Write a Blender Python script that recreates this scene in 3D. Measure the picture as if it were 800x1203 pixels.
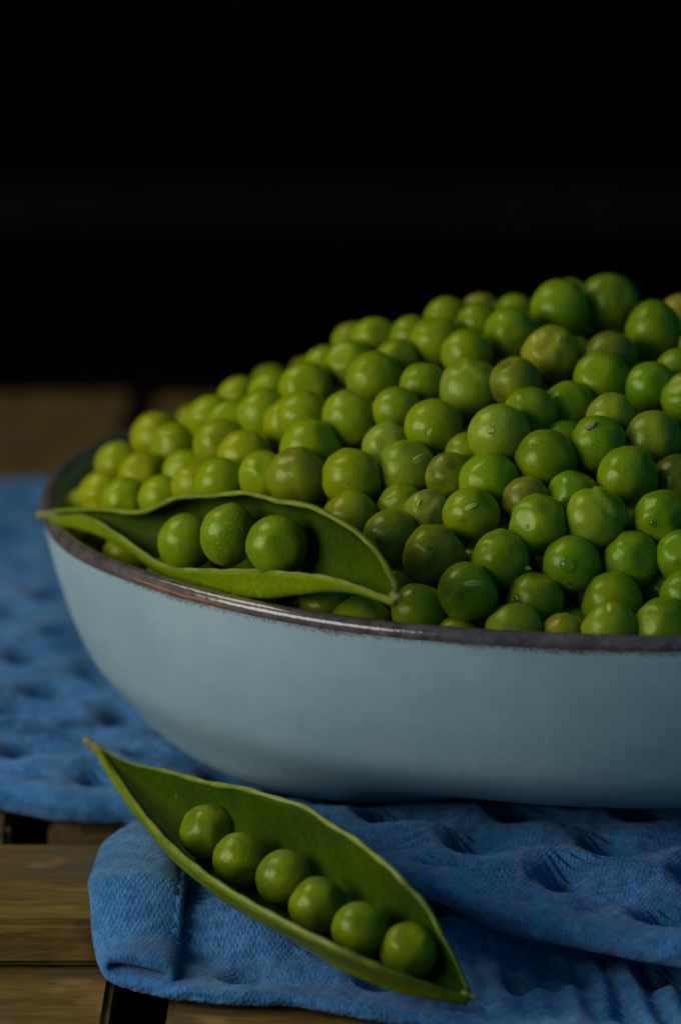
import bpy, bmesh, math, random
import numpy as np
from mathutils import Vector, Matrix, noise

# ------------------------------------------------------------------ camera, light, exposure
SC = bpy.context.scene
for o in list(bpy.data.objects):
    bpy.data.objects.remove(o)

PITCH = 13.87
FOCUS = 0.554
cam_data = bpy.data.cameras.new('camera')
cam_data.sensor_fit = 'VERTICAL'
cam_data.sensor_height = 36.0
cam_data.sensor_width = 24.0
cam_data.lens = 36.0 * 4000 / 1203
cam_data.clip_start = 0.02
cam_data.clip_end = 20
cam_data.dof.use_dof = True
cam_data.dof.focus_distance = FOCUS
cam_data.dof.aperture_fstop = 11.0
cam_data.dof.aperture_blades = 0
cam = bpy.data.objects.new('camera', cam_data)
cam.location = (-.0499, -.6144, .1974)
cam.rotation_euler = (math.radians(90 - PITCH), 0, 0)
SC.collection.objects.link(cam)
SC.camera = cam

world = bpy.data.worlds.new('World')
SC.world = world
world.use_nodes = True
bg = world.node_tree.nodes['Background']
bg.inputs['Color'].default_value = (.06, .55, 1.0, 1)  # teal ambient fill added to tint the shadows
bg.inputs['Strength'].default_value = .21

def area(name, loc, target, size, size_y, power, color):
    l = bpy.data.lights.new(name, 'AREA')
    l.shape = 'RECTANGLE'; l.size = size; l.size_y = size_y
    l.energy = power; l.color = color
    o = bpy.data.objects.new(name, l)
    o.location = loc
    d = Vector(target) - Vector(loc)
    o.rotation_euler = d.to_track_quat('-Z', 'Y').to_euler()
    SC.collection.objects.link(o)
    return o

# one soft window to the left of the camera
def polar(az, el, d, t=(-.05, -.05, .04)):
    a, e = math.radians(az), math.radians(el)
    return (t[0] - d * math.sin(a) * math.cos(e), t[1] - d * math.cos(a) * math.cos(e), t[2] + d * math.sin(e))
area('window_light', polar(61, 20, .44), (-.05, -.05, .04), .34, .20, 1.6, (1.0, .96, .90))
# weak warm fill added high left, behind the bowl, to yellow the pea tops
area('warm_fill_light', polar(112, 52, .9), (-.03, 0, .05), .35, .35, 2.3, (1.0, .86, .55))

SC.view_settings.view_transform = 'Standard'
SC.view_settings.look = 'None'
SC.view_settings.exposure = 0
SC.view_settings.gamma = 1
SC.render.engine = 'CYCLES'
SC.cycles.max_bounces = 8
SC.cycles.transparent_max_bounces = 8
SC.cycles.use_denoising = True

# ------------------------------------------------------------------ measured layout (millimetres)
PEAS = [  # pea colours also have painted-in light: yellower at left, deeper at right
 (-8.65, -79.03, 63.99, 5.12, 0.145, 0.218, 0.01, 'creased', 'large light green pea with a puckered ridge across its top', []),
 (-56.89, -55.64, 65.19, 5.34, 0.125, 0.139, 0.007, 'grooved', 'dull olive grooved pea standing right behind the pod in the bowl', []),
 (-29.57, -88.85, 54.34, 4.78, 0.091, 0.161, 0.002, 'plain', 'pea with a cream line across its top and a small drop, near the front rim', [('scar', 0.153, -0.835, 0.528, 1.9, 5), ('drop', -0.328, -0.929, 0.173, 0.5, 0)]),
 (-34.84, -81.14, 58.47, 4.98, 0.106, 0.119, 0.007, 'lumpy', 'olive brown pea with a tiny white drop, right of the pod in the bowl', [('drop', -0.173, -0.865, 0.47, 0.35, 0)]),
 (-2.73, -69.54, 68.7, 5.04, 0.088, 0.169, 0.002, 'plain', 'large smooth green pea with one white fleck, left of the right edge', [('drop', -0.379, -0.824, 0.422, 0.3, 0)]),
 (4.85, -27.53, 84.84, 5.22, 0.077, 0.152, 0.002, 'egg', 'tall egg shaped green pea near the peak, towards the right edge', []),
 (-23.46, -60.22, 73.73, 5.14, 0.172, 0.238, 0.015, 'plain', 'pale green pea with a broad wet shine, sitting proud of its neighbours', [('drop', -0.299, -0.888, 0.35, 0.7, 0)]),
 (-17.89, -79.5, 63.17, 4.84, 0.105, 0.179, 0.003, 'lumpy', 'plain round green pea just up and right of the pea with the pointed tip', [('drop', -0.451, -0.879, 0.152, 0.4, 0)]),
 (-10.66, -16.37, 86.86, 5.32, 0.101, 0.18, 0.002, 'smooth', 'big smooth pea just left of the highest pea on the heap', []),
 (-15.89, -64.9, 70.48, 5.08, 0.091, 0.147, 0.001, 'plain', 'plain round green pea just down and right of the wet shining pea', []),
 (-27.59, -40.56, 77.34, 5.26, 0.158, 0.218, 0.015, 'creased', 'large creased pea with folded skin in the upper middle of the heap', []),
 (-12.75, -84.0, 57.59, 4.65, 0.104, 0.192, 0.002, 'plain', 'green pea with one round water drop in the middle of its face', [('drop', -0.211, -0.936, 0.28, 1.25, 0), ('drop', -0.719, -0.695, 0.004, 0.4, 0), ('drop', -0.081, -0.901, -0.426, 0.5, 0)]),
 (-13.46, -34.95, 82.36, 5.02, 0.224, 0.198, 0.015, 'wrinkled', 'yellowish wrinkled pea with a dented face just under the two topmost peas', [('scar', 0.243, -0.646, 0.723, 0.9, 70)]),
 (-1.83, -11.84, 87.12, 5.4, 0.083, 0.148, 0.002, 'lumpy', 'smooth pea at the very peak of the heap, highest of all', []),
 (-28.52, -74.56, 63.45, 4.6, 0.137, 0.192, 0.002, 'plain', 'bright green pea with a short cream scar and a tiny water drop below it', [('scar', -0.088, -0.849, 0.521, 1.5, 25), ('drop', -0.298, -0.951, 0.083, 0.4, 0)]),
 (-47.91, -58.84, 66.02, 5.01, 0.15, 0.188, 0.002, 'lumpy', 'plain round green pea just above the dull yellow pea', [('drop', -0.171, -0.983, 0.061, 0.3, 0)]),
 (-34.05, -50.4, 72.81, 4.9, 0.144, 0.207, 0.002, 'plain', 'plain round green pea just down and left of the creased pea', [('scar', -0.167, -0.984, 0.063, 1.0, 60)]),
 (-24.05, -83.41, 58.37, 4.67, 0.112, 0.175, 0.002, 'lumpy', 'green pea with a little pointed tip sticking out at its lower right', [('tip', 0.811, -0.568, -0.138, 1.0, 0)]),
 (-3.06, -83.13, 58.15, 4.65, 0.096, 0.19, 0.002, 'lumpy', 'plain round green pea just down and right of the puckered pea', [('drop', 0.611, -0.764, -0.208, 0.4, 0)]),
 (-48.16, -41.79, 72.4, 5.01, 0.146, 0.212, 0.003, 'lumpy', 'smooth round pea with a yellow left side on the left slope of the heap', []),
 (-7.18, -62.83, 72.78, 4.67, 0.089, 0.175, 0.002, 'lumpy', "green pea with a dark stalk stub on its top, right of the heap's middle", [('stub', -0.304, -0.589, 0.749, 1.1, 20), ('drop', -0.2, -0.975, 0.097, 0.4, 0)]),
 (2.15, -60.71, 73.17, 4.68, 0.125, 0.165, 0.015, 'grooved', 'pea with pale streaks running down it near the right edge', []),
 (-38.75, -57.01, 66.76, 5.13, 0.145, 0.205, 0.015, 'smooth', 'green pea with a long pale scar and a frosted patch facing the camera', [('scar', 0.346, -0.742, 0.574, 2.3, 35)]),
 (-37.38, -88.02, 51.17, 4.37, 0.126, 0.172, 0.002, 'plain', 'plain round green pea just below the olive brown pea', []),
 (-41.67, -74.9, 59.87, 4.55, 0.106, 0.125, 0.006, 'plain', 'plain round green pea just down and left of the shrivelled pea', [('drop', -0.473, -0.869, 0.146, 0.35, 0)]),
 (-18.74, -87.38, 52.62, 4.61, 0.098, 0.159, 0.001, 'plain', 'plain round green pea just down and left of the pea with the round water drop', [('drop', -0.636, -0.73, 0.249, 0.8, 0)]),
 (-19.89, -24.23, 84.05, 4.65, 0.11, 0.184, 0.003, 'plain', 'plain round green pea just above the dark olive pea', []),
 (-25.25, -66.47, 66.96, 5.06, 0.1, 0.197, 0.002, 'lumpy', 'plain round green pea just up and right of the pea with the short cream scar', []),
 (2.11, -79.19, 63.97, 4.56, 0.074, 0.156, 0.002, 'lumpy', 'plain round green pea just down and right of the pea with the white fleck', [('drop', -0.421, -0.903, 0.086, 0.6, 0)]),
 (-43.98, -31.33, 77.07, 4.95, 0.132, 0.185, 0.002, 'lumpy', 'wide oval pea with a low shine, high on the left slope', []),
 (-5.34, -43.75, 79.74, 4.8, 0.11, 0.196, 0.002, 'plain', 'plain round green pea just above the pea with the stalk stub', []),
 (2.93, -45.84, 78.77, 4.49, 0.081, 0.183, 0.002, 'plain', 'plain round green pea just above the streaked pea', []),
 (-6.53, -88.93, 52.65, 4.87, 0.098, 0.177, 0.002, 'plain', 'plain round green pea just above the pea with the yellow patch', []),
 (-7.44, -97.02, 50.53, 4.44, 0.158, 0.218, 0.007, 'plain', 'pea with a yellow patch on top, cut by the front rim', [('patch', -0.047, -0.398, 0.916, 1.0, 80)]),
 (0.95, -97.02, 50.8, 4.71, 0.082, 0.156, 0.001, 'plain', 'plain round green pea just right of the pea with the yellow patch', []),
 (-20.0, -44.65, 79.42, 4.37, 0.099, 0.112, 0.008, 'plain', 'dark olive pea in the shade below the yellow wrinkled pea', []),
 (-55.01, -46.61, 68.12, 5.17, 0.167, 0.222, 0.002, 'plain', 'plain round green pea just down and left of the yellow sided round pea', []),
 (-22.29, -94.14, 48.97, 4.72, 0.158, 0.218, 0.01, 'lumpy', 'lumpy wet pea touching the front rim, with two bright glints', [('drop', -0.282, -0.836, 0.471, 0.8, 0), ('drop', 0.028, -0.889, 0.457, 0.6, 0)]),
 (-17.97, -53.49, 75.78, 4.59, 0.096, 0.16, 0.002, 'plain', 'plain round green pea just up and right of the wet shining pea', []),
 (-55.9, -21.96, 73.5, 4.88, 0.174, 0.231, 0.002, 'plain', 'plain round green pea just up and left of the yellow sided round pea', []),
 (-70.38, -46.8, 62.1, 4.53, 0.159, 0.217, 0.002, 'plain', 'plain blurred green pea on the far left slope of the heap', []),
 (-48.21, -66.62, 60.91, 4.65, 0.178, 0.178, 0.006, 'plain', 'dull yellow pea resting against the back edge of the pod in the bowl', []),
 (-32.93, -21.6, 82.04, 4.53, 0.153, 0.202, 0.003, 'plain', 'plain round green pea just up and left of the creased pea', []),
 (-27.87, -29.74, 81.33, 4.47, 0.14, 0.201, 0.002, 'plain', 'plain round green pea just above the creased pea', []),
 (-46.45, -83.94, 47.03, 5.18, 0.127, 0.189, 0.002, 'plain', "smooth pea peeking over the front rim just below the pod's right tip", []),
 (-56.3, -38.64, 72.06, 4.63, 0.172, 0.214, 0.002, 'plain', 'plain round green pea just right of the tall oval pea', []),
 (-11.16, -48.69, 75.74, 4.6, 0.093, 0.166, 0.001, 'lumpy', 'plain round green pea just up and left of the pea with the stalk stub', []),
 (-40.3, -44.07, 74.39, 4.15, 0.131, 0.194, 0.002, 'plain', 'plain round green pea just down and right of the wide oval pea', []),
 (-31.76, -61.39, 66.91, 3.99, 0.092, 0.106, 0.006, 'lumpy', 'plain round green pea just right of the pea with the long pale scar', []),
 (-35.67, -71.64, 63.31, 3.78, 0.145, 0.158, 0.025, 'wrinkled', 'small shrivelled pea with brown blotches in a gap of the heap', [('scar', -0.382, -0.683, 0.623, 0.7, 60)]),
 (-62.91, -49.1, 63.98, 4.32, 0.178, 0.239, 0.002, 'lumpy', 'plain round green pea just left of the grooved olive pea', []),
 (-35.61, -37.1, 77.39, 3.98, 0.11, 0.181, 0.002, 'plain', 'plain round green pea just left of the creased pea', []),
 (-52.4, -78.13, 49.25, 4.22, 0.134, 0.181, 0.002, 'plain', 'plain round green pea just up and left of the smooth pea under the pod tip', [('drop', -0.061, -0.834, 0.549, 0.35, 0)]),
 (-63.46, -23.59, 68.69, 4.97, 0.175, 0.244, 0.002, 'oval', 'tall oval pea with a pale shine on the left slope of the heap', []),
 (-88.02, -26.49, 54.03, 4.31, 0.189, 0.251, 0.002, 'lumpy', 'plain round green pea just right of the leftmost pea', []),
 (-66.41, -37.44, 64.74, 4.72, 0.221, 0.232, 0.002, 'lumpy', 'plain blurred green pea on the far left slope of the heap', []),
 (-79.86, -11.49, 60.65, 4.4, 0.167, 0.195, 0.002, 'lumpy', 'plain round green pea just down and right of the highest pea at the left end', []),
 (-48.23, -18.26, 77.34, 4.36, 0.151, 0.21, 0.002, 'plain', 'plain round green pea just up and left of the wide oval pea', []),
 (-4.3, -55.51, 75.52, 4.29, 0.145, 0.191, 0.015, 'grooved', 'plain round green pea just up and right of the pea with the stalk stub', []),
 (-71.07, -25.91, 64.2, 4.79, 0.167, 0.205, 0.002, 'plain', 'plain round green pea just down and left of the tall oval pea', []),
 (-3.15, -35.49, 81.75, 4.7, 0.086, 0.099, 0.007, 'plain', 'plain round green pea just below the peak pea', []),
 (-11.77, -71.08, 65.79, 4.32, 0.08, 0.173, 0.002, 'plain', 'plain round green pea just up and left of the puckered pea', [('drop', -0.377, -0.926, 0.019, 0.8, 0)]),
 (-85.42, -16.86, 56.32, 4.55, 0.236, 0.229, 0.001, 'plain', 'plain round green pea just up and right of the leftmost pea', []),
 (-83.62, -1.37, 60.02, 4.83, 0.23, 0.243, 0.002, 'plain', 'blurred pea standing highest at the far left end of the heap', []),
 (-43.78, -11.52, 80.21, 4.31, 0.167, 0.219, 0.002, 'plain', 'plain round green pea just above the wide oval pea', []),
 (-41.98, -49.52, 69.24, 4.13, 0.178, 0.238, 0.025, 'pinched', 'half hidden pea showing its pale pinched underside', []),
 (-81.09, -35.31, 56.78, 4.08, 0.197, 0.236, 0.002, 'plain', 'plain round green pea just below the highest pea at the left end', []),
 (-19.48, -71.89, 65.31, 3.93, 0.112, 0.112, 0.01, 'plain', 'plain round green pea just right of the pea with the short cream scar', []),
 (5.0, -85.25, 59.37, 4.24, 0.075, 0.171, 0.002, 'plain', 'plain green pea among others in the middle of the heap', []),
 (5.87, -66.3, 67.21, 4.51, 0.066, 0.086, 0.007, 'plain', 'plain round green pea just right of the pea with the white fleck', []),
 (-90.61, -2.55, 55.11, 4.47, 0.201, 0.235, 0.002, 'plain', 'plain round green pea just down and left of the highest pea at the left end', []),
 (-14.38, -94.3, 48.41, 3.93, 0.165, 0.132, 0.01, 'lumpy', 'plain round green pea just right of the lumpy wet pea', []),
 (-92.74, -12.92, 51.92, 4.56, 0.25, 0.25, 0.003, 'lumpy', 'blurred pea lying farthest left, next to the bare inner wall of the bowl', []),
 (-39.7, -24.37, 78.87, 4.1, 0.135, 0.171, 0.002, 'lumpy', 'plain round green pea just up and right of the wide oval pea', []),
 (-25.32, -17.17, 84.24, 3.95, 0.114, 0.176, 0.002, 'plain', 'plain round green pea between the creased pea and the big smooth pea beside the peak', []),
 (-74.67, -40.19, 60.24, 4.39, 0.216, 0.232, 0.001, 'plain', 'partly hidden pea between the highest pea at the left end and the grooved olive pea', []),
 (-39.84, -64.27, 62.07, 4.14, 0.128, 0.189, 0.002, 'lumpy', 'partly hidden pea just left of the shrivelled pea', []),
 (-73.23, -10.5, 65.37, 4.56, 0.189, 0.245, 0.002, 'lumpy', 'partly hidden pea just left of the tall oval pea', []),
 (8.8, -51.8, 77.93, 4.61, 0.106, 0.178, 0.003, 'lumpy', 'partly hidden pea just up and right of the streaked pea', []),
 (-30.72, -10.02, 83.82, 4.14, 0.142, 0.194, 0.002, 'plain', 'partly hidden pea between the wide oval pea and the yellow wrinkled pea', []),
 (-58.77, -31.13, 68.83, 4.87, 0.191, 0.222, 0.002, 'oval', 'partly hidden pea just above the grooved olive pea', []),
 (-68.15, -4.94, 68.06, 4.22, 0.198, 0.224, 0.002, 'plain', 'partly hidden pea just up and left of the tall oval pea', []),
 (-87.38, -34.68, 46.23, 4.36, 0.218, 0.23, 0.002, 'plain', "pea showing only in part between the pod and the bowl's front rim", []),
 (-31.2, -91.15, 46.29, 4.59, 0.158, 0.198, 0.006, 'plain', 'partly hidden pea just below the pea with the cream line', []),
 (-62.08, -15.46, 71.3, 4.35, 0.172, 0.238, 0.002, 'lumpy', 'partly hidden pea just above the tall oval pea', []),
 (-93.21, -20.08, 48.35, 4.16, 0.258, 0.249, 0.002, 'lumpy', 'partly hidden pea just below the leftmost pea', []),
 (-37.06, -14.93, 81.5, 3.96, 0.123, 0.174, 0.002, 'plain', 'plain green pea along the upper edge of the heap', []),
 (-28.39, -55.13, 69.09, 4.01, 0.118, 0.168, 0.002, 'plain', 'partly hidden pea just down and left of the wet shining pea', []),
 (-64.16, -73.42, 49.8, 3.89, 0.219, 0.233, 0.002, 'plain', "pea showing only in part between the pod and the bowl's front rim", []),
 (-69.22, -17.68, 66.17, 4.53, 0.166, 0.22, 0.002, 'plain', 'partly hidden pea between the tall oval pea and the highest pea at the left end', []),
 (-77.29, -24.75, 58.96, 4.13, 0.183, 0.25, 0.002, 'plain', 'partly hidden pea between the leftmost pea and the tall oval pea', []),
 (-18.5, -11.03, 84.94, 3.83, 0.079, 0.158, 0.002, 'plain', 'partly hidden pea just left of the big smooth pea beside the peak', []),
 (-39.1, -77.16, 52.73, 3.89, 0.112, 0.119, 0.007, 'plain', 'partly hidden pea just down and left of the olive brown pea', []),
 (2.69, -82.83, 52.66, 3.96, 0.087, 0.166, 0.002, 'plain', 'partly hidden pea just up and right of the pea with the yellow patch', []),
 (5.26, -91.11, 54.37, 4.2, 0.071, 0.15, 0.002, 'plain', 'plain green pea low down against the front rim', []),
 (8.42, -38.14, 79.85, 4.11, 0.103, 0.18, 0.002, 'plain', 'partly hidden pea just down and right of the egg shaped pea', []),
 (-52.51, -11.05, 75.27, 4.02, 0.143, 0.206, 0.002, 'plain', 'partly hidden pea just left of the wide oval pea', []),
 (-47.46, -4.97, 78.3, 4.09, 0.134, 0.17, 0.002, 'lumpy', 'plain green pea along the upper edge of the heap', []),
 (-24.43, -6.36, 84.39, 3.7, 0.198, 0.185, 0.01, 'lumpy', 'sliver of a pea glimpsed in a gap between bigger peas', []),
 (-12.28, -56.79, 71.35, 4.0, 0.082, 0.167, 0.002, 'plain', 'sliver of pea just left of the pea with the stalk stub', []),
 (-59.28, -65.99, 42.89, 3.76, 0.165, 0.237, 0.003, 'lumpy', "pea showing only in part between the pod and the bowl's front rim", []),
 (-1.81, -73.11, 61.07, 3.89, 0.132, 0.119, 0.01, 'plain', 'sliver of pea just right of the puckered pea', []),
 (-97.29, -0.35, 46.81, 3.47, 0.205, 0.214, 0.001, 'plain', 'sliver of pea just down and left of the leftmost pea', []),
 (10.98, -14.94, 85.36, 3.96, 0.224, 0.185, 0.015, 'plain', 'sliver of pea just up and right of the egg shaped pea', []),
 (-14.76, -77.02, 49.54, 3.71, 0.103, 0.179, 0.002, 'plain', 'sliver of pea just up and right of the lumpy wet pea', []),
 (-24.99, -85.88, 47.52, 4.36, 0.119, 0.198, 0.01, 'plain', 'sliver of pea just left of the lumpy wet pea', []),
 (-59.59, -67.86, 50.75, 3.77, 0.161, 0.18, 0.002, 'lumpy', "pea showing only in part between the pod and the bowl's front rim", []),
 (-9.16, -27.97, 80.14, 3.92, 0.087, 0.158, 0.001, 'lumpy', 'sliver of pea just right of the yellow wrinkled pea', []),
 (-27.29, -76.58, 55.82, 3.85, 0.096, 0.172, 0.002, 'plain', 'sliver of pea just left of the pea with the pointed tip', []),
 (-22.95, -69.35, 58.31, 4.14, 0.125, 0.201, 0.002, 'plain', 'sliver of pea just above the pea with the pointed tip', []),
 (-47.97, -70.36, 50.68, 3.72, 0.12, 0.177, 0.002, 'plain', 'sliver of pea just above the smooth pea under the pod tip', []),
 (-78.42, 36.19, 54.48, 3.77, 0.171, 0.208, 0.002, 'plain', 'sliver of pea just right of the highest pea at the left end', []),
 (-43.18, -69.95, 45.29, 3.97, 0.104, 0.171, 0.002, 'plain', 'sliver of pea just up and right of the smooth pea under the pod tip', []),
 (-19.9, -65.17, 52.76, 3.91, 0.102, 0.173, 0.002, 'lumpy', 'sliver of pea just right of the pea with the pointed tip', []),
 (-21.9, -78.81, 49.4, 4.01, 0.134, 0.202, 0.002, 'plain', 'sliver of pea just above the lumpy wet pea', []),
 (-75.21, -61.17, 45.94, 3.97, 0.186, 0.207, 0.002, 'plain', "pea showing only in part between the pod and the bowl's front rim", []),
 (-12.23, -87.56, 47.45, 3.8, 0.101, 0.193, 0.003, 'lumpy', 'sliver of pea just left of the pea with the yellow patch', []),
 (-63.71, 46.77, 60.01, 3.91, 0.166, 0.235, 0.002, 'plain', 'sliver of a pea glimpsed in a gap between bigger peas', []),
 (-74.12, -32.15, 59.19, 4.56, 0.156, 0.207, 0.001, 'plain', 'sliver of pea between the highest pea at the left end and the grooved olive pea', []),
 (-1.79, 0.08, 80.49, 3.77, 0.066, 0.147, 0.002, 'plain', 'sliver of pea just left of the egg shaped pea', []),
 (-13.61, -74.4, 56.44, 4.3, 0.078, 0.165, 0.002, 'plain', 'sliver of pea just up and left of the pea with the round water drop', []),
 (-8.75, -4.35, 79.16, 4.02, 0.096, 0.181, 0.002, 'plain', 'sliver of pea just up and right of the yellow wrinkled pea', []),
 (-7.91, -5.57, 86.59, 4.01, 0.078, 0.173, 0.001, 'plain', 'sliver of pea just up and right of the big smooth pea beside the peak', []),
 (-8.51, -49.07, 67.91, 3.87, 0.101, 0.184, 0.002, 'lumpy', 'sliver of pea just down and left of the pea with the stalk stub', []),
 (-67.19, -65.08, 44.83, 4.23, 0.16, 0.207, 0.002, 'lumpy', "pea showing only in part between the pod and the bowl's front rim", []),
 (-52.12, -53.39, 56.49, 3.8, 0.15, 0.224, 0.002, 'plain', 'sliver of pea just down and right of the grooved olive pea', []),
 (-17.18, -36.09, 74.58, 4.28, 0.089, 0.17, 0.002, 'plain', 'sliver of pea just down and right of the dark olive pea', []),
 (-29.87, -32.36, 72.25, 3.96, 0.096, 0.17, 0.002, 'plain', 'sliver of pea just up and left of the wet shining pea', []),
 (-8.62, -54.61, 51.63, 3.86, 0.089, 0.164, 0.002, 'plain', 'sliver of pea just up and right of the pea with the round water drop', []),
 (-52.86, -0.21, 68.09, 3.73, 0.151, 0.188, 0.001, 'lumpy', 'sliver of pea between the yellow sided round pea and the tall oval pea', []),
 (-54.8, -58.58, 43.81, 3.93, 0.12, 0.178, 0.002, 'plain', "pea showing only in part between the pod and the bowl's front rim", []),
 (-18.2, -6.5, 77.32, 4.19, 0.099, 0.177, 0.002, 'lumpy', 'sliver of pea just left of the yellow wrinkled pea', []),
 (-44.57, -32.05, 53.67, 4.39, 0.145, 0.178, 0.002, 'plain', 'sliver of pea just down and left of the pea with the long pale scar', []),
 (-69.43, -53.69, 46.57, 3.85, 0.185, 0.202, 0.002, 'plain', "pea showing only in part between the pod and the bowl's front rim", []),
 (-79.72, -46.14, 45.52, 3.61, 0.193, 0.225, 0.002, 'plain', "pea showing only in part between the pod and the bowl's front rim", []),
 (-56.18, 54.89, 59.89, 4.11, 0.186, 0.211, 0.003, 'lumpy', 'sliver of pea just up and right of the tall oval pea', []),
 (-56.27, -45.97, 59.16, 3.91, 0.131, 0.199, 0.002, 'plain', 'sliver of pea just below the grooved olive pea', []),
 (-95.56, -5.95, 43.51, 3.75, 0.215, 0.237, 0.002, 'plain', "pea showing only in part between the pod and the bowl's front rim", []),
 (-32.14, -15.9, 74.74, 4.09, 0.118, 0.194, 0.002, 'lumpy', 'sliver of pea just right of the wide oval pea', []),
 (-4.55, -42.69, 63.31, 4.25, 0.09, 0.156, 0.001, 'lumpy', 'sliver of pea just left of the pea with the white fleck', []),
 (-60.93, -13.69, 63.45, 4.17, 0.181, 0.21, 0.002, 'lumpy', 'sliver of pea just down and right of the tall oval pea', []),
 (-23.83, 6.66, 72.96, 3.97, 0.111, 0.17, 0.002, 'lumpy', 'sliver of pea just up and left of the dark olive pea', []),
 (-50.7, -40.02, 55.11, 4.2, 0.119, 0.172, 0.002, 'lumpy', 'sliver of pea just left of the dull yellow pea', []),
 (8.74, -54.06, 69.5, 4.37, 0.104, 0.175, 0.002, 'lumpy', 'sliver of pea just right of the streaked pea', []),
 (-16.11, -28.36, 75.7, 4.01, 0.087, 0.183, 0.002, 'lumpy', 'sliver of pea just right of the dark olive pea', []),
 (12.82, -31.14, 83.0, 3.85, 0.113, 0.191, 0.003, 'plain', 'sliver of pea just right of the egg shaped pea', []),
 (-2.66, -64.45, 52.55, 3.73, 0.114, 0.187, 0.002, 'plain', 'sliver of pea just right of the pea with the round water drop', []),
 (-17.98, -19.29, 77.82, 3.79, 0.078, 0.159, 0.002, 'lumpy', 'sliver of pea just down and left of the big smooth pea beside the peak', []),
 (-27.58, -18.35, 63.83, 4.14, 0.103, 0.19, 0.002, 'plain', 'sliver of pea just left of the wet shining pea', []),
 (-7.54, -57.98, 61.65, 3.91, 0.098, 0.195, 0.002, 'plain', 'sliver of pea just above the puckered pea', []),
 (-2.79, -75.92, 52.26, 4.23, 0.105, 0.183, 0.002, 'plain', 'sliver of pea between the pea with the yellow patch and the puckered pea', []),
]
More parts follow.
